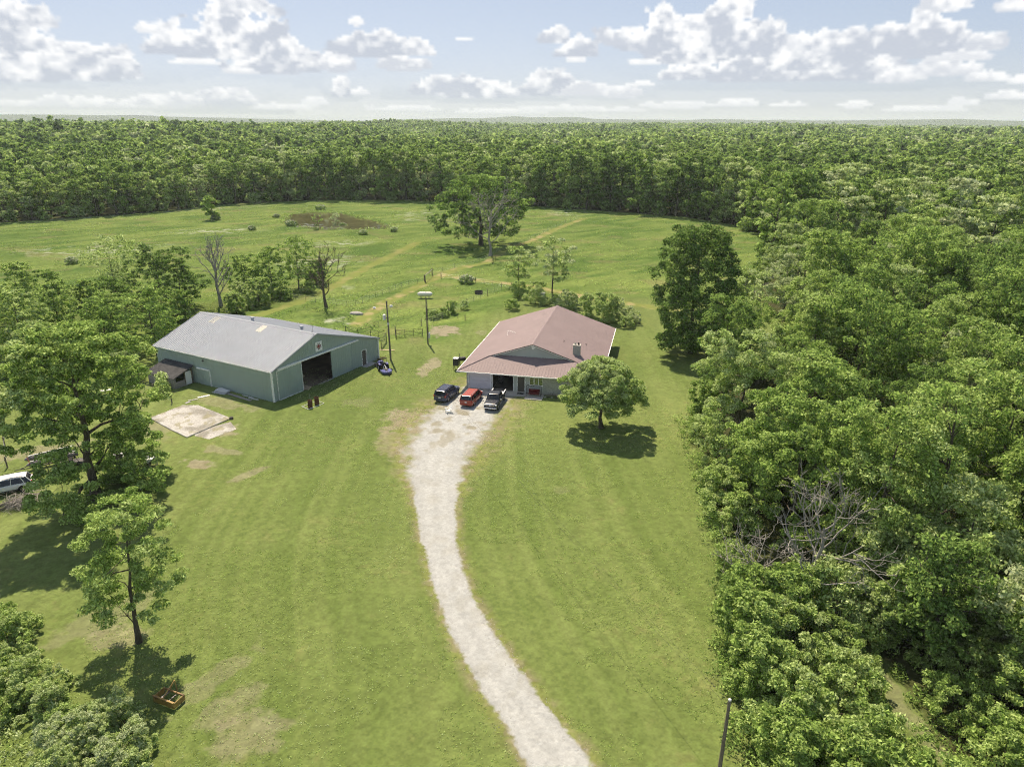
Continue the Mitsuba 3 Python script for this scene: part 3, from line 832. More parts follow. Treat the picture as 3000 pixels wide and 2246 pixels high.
for (x, y, d) in sorted(cand, key=lambda c: np.hypot(c[0], c[1])):
    if any(math.hypot(x - a, y - b) < r for a, b, r in KEEP_OUT) or d < 2.0 or (y < 49 and x < 38):
        continue
    rr = math.hypot(x, y)
    i = int(rng.integers(len(WOOD)))
    if rr < 150 and rng.random() < .16:
        continue
    s = rng.uniform(.68, 1.24) * (0.78 if d < 6 else 1.0) * (1 if y > 60 else .88)
    if rr < 190 and n_single < 135:
        n_single += 1
        depth = 'fronting' if d < 7 else 'inside' if d < 22 else 'deep in'
        level = 'below the bare dead branches' if y < 52 else 'level with the dense olive tree' if y < 68 else 'level with the front-lawn maple' if y < 90 else 'level with the house roof' if y < 112 else 'level with the tall dark tree' if y < 130 else 'near the far meadow'
        side = '' if abs(math.atan2(x, y)) < .47 else ', far right'
        tree_copy('woodland_tree', WOOD[i], x, y, f'{TINT[i]} tree {depth} the right-hand woods, {level}{side}', s, rng.uniform(0, 360))
    else:
        gk = (EDGE if rr < 300 else MID)
        forest_add(gk[int(rng.integers(len(gk)))], x, y, s * (.85 if rr < 300 else .9), rng.uniform(0, 360))

# far edge of the pasture: a front row of separate trees, then the forest
front = [p for p in LAWN_EDGE[13:27]]
seg = np.array(front)
L = np.concatenate([[0], np.cumsum(np.linalg.norm(np.diff(seg, axis=0), axis=1))])
nrow = 0
for row, (off, step) in enumerate(((2.5, 6.2), (8.5, 6.8))):
    t = 0.0
    while t < L[-1]:
        bx, by = np.interp(t, L, seg[:, 0]), np.interp(t, L, seg[:, 1])
        ang = math.atan2(bx, by - 150)
        o = off + rng.uniform(-1.5, 1.5) + 7.0 * float(meshkit.fbm(np.array([t / 26.0, 3.1, 0]), 3, 5) - .5)
        x, y = bx + math.sin(ang) * o + rng.uniform(-1.5, 1.5), by + math.cos(ang) * o
        t += step * rng.uniform(.75, 1.25)
        if not seen(x, y, 4) or (in_poly(x, y, LAWN_EDGE) and d_poly(x, y, LAWN_EDGE) > 4.5):
            continue
        i = int(rng.integers(len(EDGE)))
        left = np.clip((-x - 90) / 90, 0, 1)
        s = rng.uniform(.86, 1.1) * (1 - .28 * left)
        az_ = math.degrees(math.atan2(x, y))
        part = ('at the far left' if az_ < -31 else 'left of the lone pasture tree' if az_ < -24 else 'right of the lone pasture tree' if az_ < -18 else 'behind the pond' if az_ < -10 else 'between pond and pasture oak' if az_ < -4.5 else 'behind the pasture oak' if az_ < 2.5 else 'just right of the pasture oak' if az_ < 8 else 'above the tall dark tree' if az_ < 15 else 'by the pale spreading tree')
        nrow += 1
        tree_copy('oak_tree', EDGE[i], x, y, f'{["tall oak", "narrow tall oak", "round green oak", "broad dark oak", "fresh green tree", "pale grey-green tree", "low leafy tree"][i]} in the far forest\'s {"front" if row == 0 else "second"} row, {part}', s, rng.uniform(0, 360))
        if row == 0 and rng.random() < .8:
            forest_add(LOW[int(rng.integers(3))], x + rng.uniform(-3, 3), y + rng.uniform(-2.5, 1), rng.uniform(.6, 1.2), rng.uniform(0, 360))
y = 225.0
while y < 520:
    step = 8.2 if y < 420 else 9.2
    x = -470.0
    while x < 470:
        px, py = x + rng.uniform(-.4, .4) * step, y + rng.uniform(-.4, .4) * step
        x += step
        r = math.hypot(px, py)
        if r > 520 or r < 330 and px > 60 or in_poly(px, py, LAWN_EDGE) or not seen(px, py, 6) or float(d_poly(px, py, LAWN_EDGE)) < 12 or (px > 60 and py < 345):
            continue
        left = np.clip((-px - 90) / 120, 0, 1) * np.clip(1 - (r - 340) / 120, 0, 1)
        forest_add(MID[int(rng.integers(len(MID)))], px, py, rng.uniform(.82, 1.12) * (1 - .22 * left), rng.uniform(0, 360))
    y += step
for (P, size, r0, r1) in ((P2, 60, 520, 1000), (P3, 150, 1000, 2300), (P4, 400, 2300, 6500)):
    m = int(r1 / size) + 1
    for i in range(-m, m + 1):
        for j in range(0, m + 1):
            x, y = i * size, j * size
            r = math.hypot(x, y)
            if not (r0 - size * .2 < r < r1) or not seen(x, y, size * .8):
                continue
            if abs(x + 520) < 110 and abs(y - 800) < 60 or abs(x + 330) < 60 and abs(y - 900) < 40:   # a clearing far left
                continue
            if size == 60 and rng.random() < .035:
                continue
            forest_add(P[int(rng.integers(len(P)))], x, y, 1.02, 90 * int(rng.integers(4)), z=float(land(x, y)) - .5)
# ------------------------------------------------------------------ buildings
def wear(c, amt=.12, s=1.2):
    return lambda p, n, uv: mix(tuple(k * (1 - amt) for k in c), tuple(min(1, k * (1 + amt)) for k in c), fbm(p.x * s, p.y * s, p.z * s, 4))


def streaky(c, amt=.2):
    return lambda p, n, uv: mix(tuple(k * (1 - amt) for k in c), tuple(min(1, k * (1 + amt)) for k in c), fbm(p.x * 3, p.y * 3, p.z * .25, 3) * .6 + fbm(p.x * .7, p.y * .7, p.z * .7, 3) * .4)


mat('barn_green', streaky((.295, .37, .35), .14), rough=.5, spec=.35)
mat('galvanised', wear((.315, .348, .392), .10, .6), rough=.6, spec=.25)
mat('white_trim', wear((.78, .80, .80), .06), rough=.5)
mat('mauve_metal', wear((.222, .176, .180), .10, .5), rough=.65, spec=.2)
mat('dark_trim', (.045, .04, .042), rough=.5)
mat('siding_grey', streaky((.40, .43, .42), .08), rough=.7)
mat('concrete', lambda p, n, uv: mix((.30, .29, .26), (.44, .43, .40), fbm(p.x * .8, p.y * .8, p.z, 4)) * (.82 + .36 * noise(p.x * 9, p.y * 9, p.z * 9)), rough=.9, spec=.15)
mat('stained_concrete', lambda p, n, uv: mix(mix((.225, .22, .195), (.37, .37, .35), smoothstep(.3, .62, fbm(p.x * .5, p.y * .5, 2, 4))), (.22, .21, .13), smoothstep(.56, .70, fbm(p.x * 1.1, p.y * .8, 9, 4)) * .7) * (.82 + .36 * noise(p.x * 8, p.y * 8, 1)), rough=.95, spec=.1)
mat('old_wood', lambda p, n, uv: mix((.20, .19, .18), (.40, .385, .37), fbm(p.x * 1.2, p.y * 1.2, p.z * 7, 4)), rough=.9, spec=.1)
mat('pole_wood', lambda p, n, uv: mix((.10, .085, .065), (.24, .21, .17), fbm(p.x * 9, p.y * 9, p.z * .8, 4)), rough=.9, spec=.1)
mat('pale_wood', lambda p, n, uv: mix((.42, .33, .20), (.62, .52, .36), fbm(p.x * 4, p.y * 4, p.z * 4, 3)), rough=.8, spec=.15)
mat('shingle_dark', lambda p, n, uv: mix((.032, .033, .036), (.095, .097, .10), fbm(p.x * 2.5, p.y * 2.5, p.z * 3, 4)), rough=.95, spec=.1)
mat('dirt_floor', lambda p, n, uv: mix((.10, .08, .06), (.22, .18, .13), fbm(p.x, p.y, 1, 4)), rough=.95, spec=.1)
mat('skylight_panel', wear((.66, .64, .54), .1, 2), rough=.4)
mat('black_iron', (.022, .021, .022), rough=.55)
mat('quilt_white', (.74, .76, .78), rough=.6)
mat('quilt_red', (.22, .025, .03), rough=.6)
mat('quilt_dark', (.03, .022, .035), rough=.6)
mat('dark_glass', (.012, .014, .018), rough=.05, spec=.6)
scene['pane_glass'] = {'type': 'thindielectric', 'int_ior': 1.5}
mat('room_dark', wear((.10, .095, .085), .2), rough=.9, spec=.1)
mat('curtain_green', streaky((.20, .27, .10), .2), rough=.8)
mat('red_fabric', wear((.11, .02, .022), .2, 4), rough=.85, spec=.1)
mat('door_panel', wear((.56, .57, .64), .05), rough=.55)


def brick_fn(p, n, uv):
    u = p.x * .978 - p.y * .206
    u = dr.select(dr.abs(n.x * .978 - n.y * .206) > .5, p.x * .206 + p.y * .978, u)
    row = dr.floor(p.z / .075)
    q = u / .22 + .5 * (row - 2 * dr.floor(row / 2))
    fx, fz = q - dr.floor(q), p.z / .075 - row
    joint = (smoothstep(.0, .06, fx) * smoothstep(1.0, .94, fx)) * (smoothstep(.0, .14, fz) * smoothstep(1.0, .86, fz))
    c = mix((.27, .285, .265), (.40, .415, .385), mikit.cell_rand(dr.floor(q), row, 3))
    return mix((.36, .36, .33), c, joint)


mat('painted_brick', brick_fn, rough=.85, spec=.15)


def ribbed(L, lo, hi, place3, pitch=.45, h=.065, steps=()):
    """sheet metal: profile along u in [0, L], ribs along v from lo(u) to hi(u); place3(u, v, w) -> local point"""
    us, ws = [], []
    n = int(round(L / pitch))
    p = L / n
    for i in range(n):
        for du, w in ((0, 0), (.30, 0), (.43, 1), (.57, 1), (.70, 0)):
            us.append((i + du) * p)
            ws.append(w * h)
    us.append(L)
    ws.append(0)
    for s in steps:
        for e in (-1e-3, 1e-3):
            k = np.searchsorted(us, s + e)
            us.insert(k, s + e)
            ws.insert(k, 0 if k == 0 else ws[k - 1] if k >= len(ws) else (ws[k - 1] + ws[k]) / 2)
    V, F = [], []
    for u, w in zip(us, ws):
        V += [place3(u, lo(u), w), place3(u, hi(u), w)]
    for i in range(len(us) - 1):
        if hi((us[i] + us[i + 1]) / 2) - lo((us[i] + us[i + 1]) / 2) < .01:
            continue
        F.append([2 * i, 2 * i + 2, 2 * i + 3, 2 * i + 1])
    return np.array(V, float), np.array(F)


# ---- metal barn: x along the gable front, y to the back
BF = frame(-34.29, 95.871, 0, 1.06)
BW, BL, EL, ER, RZ, RX = 23.4, 25.63, 4.80, 3.77, 8.055, 9.2
barn = thing('metal_barn', 'long green metal barn with open sliding doors and a silver ribbed roof', 'barn')


def gable_top(u):
    return (EL + (RZ - EL) * u / RX if u < RX else RZ - (RZ - ER) * (u - RX) / (BW - RX)) - .06


def lift(M, vf):
    v, f = vf
    return v @ M[:3, :3].T + M[:3, 3], f


def bput(name, vf, m, parent, M, **k):
    v, f = lift(M, vf)
    return put(name, (v, f), m, parent, **k)


DOOR = (5.45, 12.1, 4.5)
WALK = (19.2, 20.25, 2.55)


def front_lo(u):
    return DOOR[2] if DOOR[0] < u < DOOR[1] else WALK[2] if WALK[0] < u < WALK[1] else 0.0


bput('wall', ribbed(BW, front_lo, gable_top, lambda u, v, w: (u, -w, v), steps=(DOOR[0], DOOR[1], WALK[0], WALK[1], RX)), 'barn_green', barn, BF, label='gable front wall with the tall doorway')
SD = (13.3, 14.8, 2.45)
bput('wall', ribbed(BL, lambda u: 0.0, lambda u: EL - .1, lambda u, v, w: (-w, u, v)), 'barn_green', barn, BF)
bput('wall', ribbed(BL, lambda u: 0.0, lambda u: ER - .1, lambda u, v, w: (BW + w, u, v)), 'barn_green', barn, BF)
bput('wall', ribbed(BW, lambda u: 0.0, gable_top, lambda u, v, w: (u, BL + w, v), steps=(RX,)), 'barn_green', barn, BF)
sl = math.hypot(RX, RZ - EL)
cs, sn = RX / sl, (RZ - EL) / sl
OV = .28
bput('roof', ribbed(BL + 2 * OV, lambda u: -OV, lambda u: sl, lambda u, v, w: (v * cs - w * sn, u - OV, EL + v * sn + w * cs)), 'galvanised', barn, BF, label='silver ribbed left roof slope')
sr = math.hypot(BW - RX, RZ - ER)
cr, sr_ = (BW - RX) / sr, (RZ - ER) / sr
bput('roof', ribbed(BL + 2 * OV, lambda u: -OV, lambda u: sr, lambda u, v, w: (BW - v * cr + w * sr_, u - OV, ER + v * sr_ + w * cr)), 'galvanised', barn, BF)
m = MB(BF)
m.raw([[RX - .25, -OV - .03, RZ - .25 * .354 + .05], [RX, -OV - .03, RZ + .06], [RX + .25, -OV - .03, RZ - .25 * .302 + .05], [RX - .25, BL + OV + .03, RZ - .25 * .354 + .05], [RX, BL + OV + .03, RZ + .06], [RX + .25, BL + OV + .03, RZ - .25 * .302 + .05]], [[0, 1, 4, 3], [1, 2, 5, 4]])
put('ridge_cap', m, 'galvanised', barn)
m = MB(BF)
for (x0, z0, x1, z1) in ((-OV * cs, EL - OV * sn, RX, RZ), (RX, RZ, BW + OV * cr, ER - OV * sr_)):
    for y in (-OV - .05, BL + OV + .02):
        m.raw([[x0, y, z0 - .16], [x1, y, z1 - .16], [x1, y, z1 + .05], [x0, y, z0 + .05], [x0, y + .03, z0 - .16], [x1, y + .03, z1 - .16], [x1, y + .03, z1 + .05], [x0, y + .03, z0 + .05]],
              [[0, 1, 2, 3], [5, 4, 7, 6], [3, 2, 6, 7], [0, 4, 5, 1]])
put('rake_trim', m, 'galvanised', barn)
for (x, y, z) in ((-.04, -.06, EL - .15), (BW + .04, -.06, ER - .12)):
    put('corner_trim', MB(BF).box(x - .11, x + .11, y - .03, y + .16, 0, z), 'white_trim', barn)
put('eave_trim', MB(BF).box(-OV - .06, -OV + .02, -OV, BL + OV, EL - .26, EL - .12), 'white_trim', barn)
put('floor', MB(BF).box(.1, BW - .1, .1, BL - .1, -.05, .03), 'dirt_floor', barn)
for (x0, x1) in ((.8, 5.6), (11.95, 16.7)):
    d = put('sliding_door', lift(BF, ribbed(x1 - x0, lambda u: .06, lambda u: 4.48, lambda u, v, w: (x0 + u, -.13 - w, v))), 'barn_green', barn)
    fr = MB(BF)
    fr.box(x0 - .04, x0 + .04, -.20, -.10, .05, 4.5).box(x1 - .04, x1 + .04, -.20, -.10, .05, 4.5).box(x0, x1, -.19, -.10, 4.42, 4.52).box(x0, x1, -.19, -.10, .03, .11)
    put('frame', fr, 'barn_green' if x0 > 6 else 'white_trim', d)
put('door_track', MB(BF).box(1.1, 18.3, -.30, -.06, 4.58, 4.80, .02), 'white_trim', barn)
d = put('door', MB(BF).box(WALK[0], WALK[1], .06, .11, .05, WALK[2]), 'room_dark', barn, label='dark walk-through door')
fr = MB(BF)
fr.box(WALK[0] - .09, WALK[0], -.07, .05, 0, WALK[2] + .09).box(WALK[1], WALK[1] + .09, -.07, .05, 0, WALK[2] + .09).box(WALK[0], WALK[1], -.07, .05, WALK[2], WALK[2] + .09)
put('frame', fr, 'white_trim', d)
put('doorstep', MB(BF).box(WALK[0] - .5, WALK[1] + 1.2, -1.3, -.1, -.02, .06), 'concrete', barn)
d = put('side_door', lift(BF, ribbed(1.45, lambda u: .05, lambda u: 2.42, lambda u, v, w: (-.12 - w, 13.35 + u, v))), 'barn_green', barn)
put('rail', MB(BF).box(-.24, -.06, 13.2, 16.1, 2.50, 2.66), 'white_trim', d)
put('jamb', MB(BF).box(-.17, -.05, 13.15, 13.30, 0, 2.62), 'white_trim', d)
lm = MB(BF)
lm.tube([(-.03, 14.24, 4.25), (-.25, 14.24, 4.3), (-.32, 14.24, 4.15)], .025, 6).lathe([(.02, 4.18), (.14, 4.08), (.15, 3.95), (.0, 3.93)], (-.32, 14.24, 0), 10)
put('lamp', lm, 'black_iron', barn)
for y0 in (9.65, 20.35):
    put('skylight', lift(BF, ribbed(1.2, lambda u: 7.2 / cs, lambda u: 8.85 / cs, lambda u, v, w: (v * cs - (w + .012) * sn, y0 + u, EL + v * sn + (w + .012) * cs))), 'skylight_panel', barn)
for (x, y) in ((10.4, 14.8), (11.0, 4.6)):
    z = RZ - (x - RX) * (RZ - ER) / (BW - RX)
    vt = put('roof_vent', MB(BF).lathe([(.24, z - .15), (.24, z + .45), (.2, z + .46)], (x, y, 0), 14), 'galvanised', barn)
    put('cap', MB(BF).lathe([(.20, z + .47), (.34, z + .50), (.30, z + .66), (.02, z + .74)], (x, y, 0), 14), 'galvanised', vt)
x, y = RX, .5
w = MB(BF)
w.tube([(x, y, RZ), (x, y, RZ + 1.5)], .018, 5).tube([(x - .3, y, RZ + .05), (x, y, RZ + .5)], .012, 4).tube([(x + .3, y, RZ + .05), (x, y, RZ + .5)], .012, 4).tube([(x - .35, y, RZ + 1.1), (x + .35, y, RZ + 1.1)], .014, 4).tube([(x, y - .35, RZ + 1.02), (x, y + .35, RZ + 1.02)], .014, 4)
put('weathervane', w, 'black_iron', barn)

# painted quilt square on the gable
quilt = thing('barn_quilt', 'square quilt board with a red star pattern on the barn gable', 'sign')
put('board', MB(BF).box(8.9, 10.3, -.09, -.035, 5.2, 6.65), 'quilt_white', quilt)
QC = (9.6, 5.925)


def tri(mb, pts):
    v = [[QC[0] + a, -.097, QC[1] + b] for a, b in pts] + [[QC[0] + a, -.091, QC[1] + b] for a, b in pts]
    n = len(pts)
    mb.raw(v, [[0, k, k + 1] for k in range(1, n - 1)])
    mb.raw(v, [[j, (j + 1) % n, n + (j + 1) % n, n + j] for j in range(n)])


s = .2
for k in range(4):
    c, d = math.cos(k * math.pi / 2), math.sin(k * math.pi / 2)
    for sg in (-1, 1):
        q = MB(BF)
        P = [(sg * .02, .40), (sg * .22, .22), (sg * .22, .58)]
        P = [(a * c - b * d, a * d + b * c) for a, b in P]
        tri(q, P)
        put('patch', q, 'quilt_dark', quilt)
q = MB(BF)
tri(q, [(-.2, -.2), (.2, -.2), (.2, .2), (-.2, .2)])
put('patch', q, 'quilt_red', quilt)
for k in range(4):
    c, d = math.cos(k * math.pi / 2), math.sin(k * math.pi / 2)
    q = MB(BF)
    tri(q, [(a * c - b * d, a * d + b * c) for a, b in [(-.17, .22), (0, .38), (.17, .22)]])
    put('patch', q, 'quilt_red', quilt)


# things standing in the dark of the barn
def lump(r, seed, sub=3, amp=.35):
    m = trimesh.creation.icosphere(subdivisions=sub, radius=1.0)
    v = np.array(m.vertices)
    v *= 1 + amp * (meshkit.fbm(v * 1.7 + seed, 3, seed) - .5)[:, None] * 2
    return v * r, np.array(m.faces)


mat('tarp_pale', wear((.55, .56, .55), .25, 2.5), rough=.7)
v, f = lump((.9, 1.3, .8), 4)
t = thing('tarp_covered_heap', 'pale tarp-covered heap in the dark inside the barn door', 'heap')
put('tarp', MB(BF).raw(v + [9.5, 5.5, 1.0], f), 'tarp_pale', t, smooth=True)
put('pallet', MB(BF).box(8.6, 10.4, 4.3, 6.7, .03, .25), 'pale_wood', t)
t = thing('board_stack', 'pale boards lying on the ground just inside the left barn door', 'boards')
for k in range(4):
    put('board', MB(BF).box(6.0 + k * .33, 6.22 + k * .33, -.6 + .12 * k, 2.2 + .2 * k, .035 + .003 * k, .10 + .01 * k), 'pale_wood', t)
put('sill_board', MB(BF).box(8.6, 11.9, -.28, -.12, .0, .06), 'concrete', None, label='long grey board across the barn doorway', cat='board')

# lean-to shed on the barn's left side
shed = thing('lean_to_shed', 'small weathered plank shed with a black roof leaning on the barn side', 'shed')
X0, X1, Y0, Y1, ZL, ZH = -3.6, -.15, 17.1, 23.3, 1.75, 2.75
SF = BF


def shed_top(x):
    return ZL + (ZH - ZL) * (x - X0) / (X1 - X0)


nb = 8
for k in range(nb):
    z0, z1 = k * ZL / nb, (k + 1) * ZL / nb - .012
    put('wall__plank', MB(SF).box(X0, X0 + .04, Y0, Y1, z0, z1), 'old_wood', shed)
for k in range(9):
    z0, z1 = k * .25, (k + 1) * .25 - .012
    if z0 >= shed_top(X1) - .1:
        break
    xa = X0 if z0 < ZL - .05 else X0 + (z0 - ZL) / (ZH - ZL) * (X1 - X0) + .3
    # planks stop short of the hatch and the door
    if z1 < 1.2:
        put('wall__plank', MB(SF).box(xa + .04, -1.75, Y0, Y0 + .04, z0, z1), 'old_wood', shed)
    elif z0 < 1.9:
        put('wall__plank', MB(SF).box(max(xa, X0) + .04, -3.3, Y0, Y0 + .04, z0, min(z1, 1.78)), 'old_wood', shed)
put('wall', MB(SF).box(X0, X1, Y1 - .04, Y1, 0, ZL), 'old_wood', shed)
put('door', MB(SF).box(-1.62, -.62, Y0 - .05, Y0, .05, 2.15), 'white_trim', shed, label='white door')
put('post', MB(SF).box(-.55, -.40, Y0 - .05, Y0 + .08, 0, 2.6), 'pole_wood', shed)
put('post', MB(SF).box(-1.75, -1.63, Y0 - .04, Y0 + .06, 0, 2.2), 'pole_wood', shed)
r = MB(SF)
r.raw([[X0 - .35, Y0 - .35, ZL - .1], [X1, Y0 - .35, ZH + .05], [X1, Y1 + .2, ZH + .05], [X0 - .35, Y1 + .2, ZL - .1], [X0 - .35, Y0 - .35, ZL - .02], [X1, Y0 - .35, ZH + .13], [X1, Y1 + .2, ZH + .13], [X0 - .35, Y1 + .2, ZL - .02]],
      [[3, 2, 1, 0], [4, 5, 6, 7], [0, 1, 5, 4], [1, 2, 6, 5], [2, 3, 7, 6], [3, 0, 4, 7]])
put('roof', r, 'shingle_dark', shed)

# ---- house: x along the front, y to the back
HF = frame(-8.311, 101.555, 0, -.208)
HW, HL, EZ, HR = 21.6, 29.3, 3.0, 10.8
SLP = 3.652 / 10.8
house = thing('house', 'low grey house with a mauve ribbed metal roof and attached garage', 'house')
hs = math.hypot(1, SLP)


def slope_hi_left(y):
    return min(HR, max(0.0, y * 1.03)) if y < 4.0 else HR


bput('roof', ribbed(HL, lambda u: 0.0, slope_hi_left, lambda u, v, w: (v - w * SLP / hs, u, EZ + v * SLP + w / hs), steps=(4.0,), h=.025), 'mauve_metal', house, HF, label='left roof slope')
bput('roof', ribbed(HL, lambda u: 0.0, slope_hi_left, lambda u, v, w: (HW - v + w * SLP / hs, u, EZ + v * SLP + w / hs), steps=(4.0,), h=.025), 'mauve_metal', house, HF, label='right roof slope')
HS = 1.40 / 4.1
bput('roof', ribbed(HW, lambda u: 0.0, lambda u: min(u / 1.03, (HW - u) / 1.03, 4.5), lambda u, v, w: (u, v - w * HS, EZ + v * HS + w), h=.018), 'mauve_metal', house, HF, label='front roof apron over the garage and porch')
z = EZ + 3.652
m = MB(HF)
m.raw([[HR - .22, 3.9, z - .05], [HR, 3.9, z + .06], [HR + .22, 3.9, z - .05], [HR - .22, HL + .05, z - .05], [HR, HL + .05, z + .06], [HR + .22, HL + .05, z - .05]], [[0, 1, 4, 3], [1, 2, 5, 4]])
put('ridge_cap', m, 'mauve_metal', house)
for sg in (0, 1):
    a = np.array([0, 0, EZ + .03])
    b = np.array([4.12, 4.0, EZ + 4.12 * SLP + .03])
    if sg:
        a[0], b[0] = HW - a[0], HW - b[0]
    put('hip_cap', MB(HF).tube([a, b], .07, 6), 'mauve_metal', house)
# gable face
g0 = 4.25
m = MB(HF)
m.prism([(g0, EZ + g0 * SLP - .02), (HW - g0, EZ + g0 * SLP - .02), (HR, EZ + HR * SLP - .04)], 4.42, 4.5)
gw = put('gable_wall', m, 'siding_grey', house)
put('vent', MB(HF).tube([(10.85, 4.36, 6.12), (10.85, 4.44, 6.12)], .30, 20), 'white_trim', gw)
for sg in (0, 1):
    for (off, th, mm, zz) in ((4.0, .05, 'dark_trim', .0), (4.06, .04, 'white_trim', -.13)):
        xa, xb = (3.9, HR) if not sg else (HW - 3.9, HR)
        za, zb = EZ + 3.9 * SLP + zz, EZ + HR * SLP + zz
        q = MB(HF)
        q.raw([[xa, off, za - .10], [xb, off, zb - .10], [xb, off, zb + .02], [xa, off, za + .02], [xa, off + th, za - .10], [xb, off + th, zb - .10], [xb, off + th, zb + .02], [xa, off + th, za + .02]], [[0, 1, 2, 3], [7, 6, 5, 4], [3, 2, 6, 7], [0, 4, 5, 1]])
        put('rake_board', q, mm, house)
q = MB(HF)
q.raw([[xk, yk, EZ + xk * SLP - .12] for xk in (3.9, HR) for yk in (4.06, 4.5)], [[0, 2, 3, 1]])
q.raw([[HW - xk, yk, EZ + xk * SLP - .12] for xk in (3.9, HR) for yk in (4.06, 4.5)], [[0, 1, 3, 2]])
put('soffit', q, 'white_trim', house)
put('gutter', MB(HF).box(-.05, HW + .05, -.10, .0, EZ - .13, EZ - .01), 'white_trim', house)
put('gutter', MB(HF).box(-.10, .0, 0, HL, EZ - .13, EZ - .01), 'white_trim', house)
put('gutter', MB(HF).box(HW, HW + .10, 0, HL, EZ - .13, EZ - .01), 'white_trim', house)
m = MB(HF)
m.box(.0, HW, .0, .75, EZ - .14, EZ - .10).box(.0, 1.4, .75, HL, EZ - .14, EZ - .10).box(HW - 1.0, HW, .75, HL, EZ - .14, EZ - .10)
put('soffit', m, 'white_trim', house)
WX0, WX1, WY0, WY1, FZ = 1.3, 20.6, .7, 28.7, .18
ZT = EZ - .14
put('foundation', MB(HF).box(WX0 - .05, WX1 + .05, WY0 - .04, WY1, 0, FZ), 'concrete', house)
m = MB(HF)
for (a, b, z0, z1) in ((1.3, 1.72, FZ, ZT), (5.05, 5.36, FZ, ZT), (8.52, 9.2, FZ, ZT), (10.28, 11.0, FZ, ZT), (11.0, 13.05, FZ, 1.34), (11.0, 13.05, 2.62, ZT), (1.72, 5.05, 2.6, ZT), (5.36, 8.52, 2.6, ZT), (9.2, 10.28, 2.56, ZT)):
    m.box(a, b, WY0, WY0 + .2, z0, z1)
put('front_wall', m, 'siding_grey', house)
put('wall', MB(HF).box(13.05, WX1, WY0 - .003, WY0 + .2, FZ, ZT), 'painted_brick', house, label='painted brick front wall')
put('wall', MB(HF).box(WX0, WX0 + .2, WY0 + .2, WY1, FZ, ZT), 'painted_brick', house)
put('wall', MB(HF).box(WX1 - .2, WX1, WY0 + .2, WY1, FZ, ZT), 'painted_brick', house)
m = MB(HF)
m.prism([(WX0, FZ), (WX1, FZ), (WX1, ZT), (HR, EZ + HR * SLP - .06), (WX0, ZT)], WY1 - .2, WY1)
put('wall', m, 'painted_brick', house)
m = MB(HF)
m.box(5.15, 5.25, .9, 8, FZ, ZT).box(8.75, 8.9, .9, 8, FZ, ZT).box(1.5, 13.4, 7.9, 8.0, FZ, ZT).box(1.5, 13.4, .9, 8, ZT - .02, ZT).box(5.3, 8.7, .75, 7.9, FZ, FZ + .02)
put('garage_lining', m, 'room_dark', house)
gd = thing('house__garage_door')
for k in range(4):
    z0 = FZ + k * .6 + .01
    put('panel', MB(HF).box(1.74, 5.03, WY0 + .05, WY0 + .10, z0, z0 + .585, .015), 'door_panel', 'house__garage_door')
m = MB(HF)
for (a, b) in ((1.72, 5.05), (5.36, 8.52), (9.2, 10.28)):
    zt = 2.6 if a < 9 else 2.56
    m.box(a - .10, a, WY0 - .05, WY0 + .06, FZ, zt + .1).box(b, b + .10, WY0 - .05, WY0 + .06, FZ, zt + .1).box(a, b, WY0 - .05, WY0 + .06, zt, zt + .1)
put('door_trim', m, 'white_trim', house)
put('door', MB(HF).box(9.22, 10.26, WY0 + .08, WY0 + .13, FZ + .02, 2.55), 'room_dark', house, label='dark front door in white trim')
for k in range(3):
    a = 11.03 + k * .675
    wn = thing('house__window')
    fr = MB(HF)
    fr.box(a, a + .045, WY0 - .05, WY0 + .1, 1.36, 2.6).box(a + .61, a + .655, WY0 - .05, WY0 + .1, 1.36, 2.6).box(a + .045, a + .61, WY0 - .05, WY0 + .1, 1.36, 1.40).box(a + .045, a + .61, WY0 - .05, WY0 + .1, 2.55, 2.6)
    put('frame', fr, 'white_trim', wn)
    put('sash', MB(HF).box(a + .045, a + .61, WY0 + .0, WY0 + .06, 1.96, 2.0), 'dark_trim', wn)
    put('pane', MB(HF).quad([a + .045, WY0 + .03, 1.40], [a + .61, WY0 + .03, 1.40], [a + .61, WY0 + .03, 2.55], [a + .045, WY0 + .03, 2.55]), 'pane_glass', wn)
    put('curtain', MB(HF).quad([a, WY0 + .28, 1.36], [a + .655, WY0 + .28, 1.36], [a + .655, WY0 + .28, 2.6], [a, WY0 + .28, 2.6]), 'curtain_green', wn)
put('sill', MB(HF).box(10.95, 13.12, WY0 - .10, WY0 + .0, 1.28, 1.36), 'white_trim', house)
ch = put('chimney', MB(HF).box(16.6, 17.7, 6.8, 7.7, 4.0, 6.0), 'painted_brick', house)
put('crown', MB(HF).box(16.54, 17.76, 6.74, 7.76, 6.0, 6.12, .02), 'concrete', ch)
for x in (16.9, 17.4):
    put('flue', MB(HF).lathe([(.15, 6.1), (.15, 6.42), (.11, 6.42), (.11, 6.15)], (x, 7.25, 0), 12), 'black_iron' if x > 17 else 'concrete', ch)
for (x, y) in ((14.64, 10.8), (17.93, 13.4)):
    zz = EZ + (HW - x) * SLP
    put('vent_pipe', MB(HF).lathe([(.06, zz - .1), (.06, zz + .28), (.04, zz + .28)], (x, y, 0), 8), 'dark_trim', house)
m = MB(HF)
for (x, y) in ((4.3, 16.5),):
    zz = EZ + x * SLP
    m.tube([(x, y, zz), (x, y, zz + .5), (x + .3, y - .2, zz + .62), (x + 1.6, y - 1.5, zz + .66)], .03, 6).tube([(x + .1, y - 1.2, zz), (x, y, zz + .5)], .02, 5).tube([(x, y + .05, zz + .52), (x + .05, y - .5, zz + .55)], .035, 5)
put('antenna', m, 'white_trim', house)
put('porch_slab', MB(HF).box(10.75, 13.35, -1.9, .64, 0, .14, .02), 'concrete', house)
put('walkway', MB(HF).box(1.5, 10.74, -.9, .64, -.02, .05), 'concrete', house)
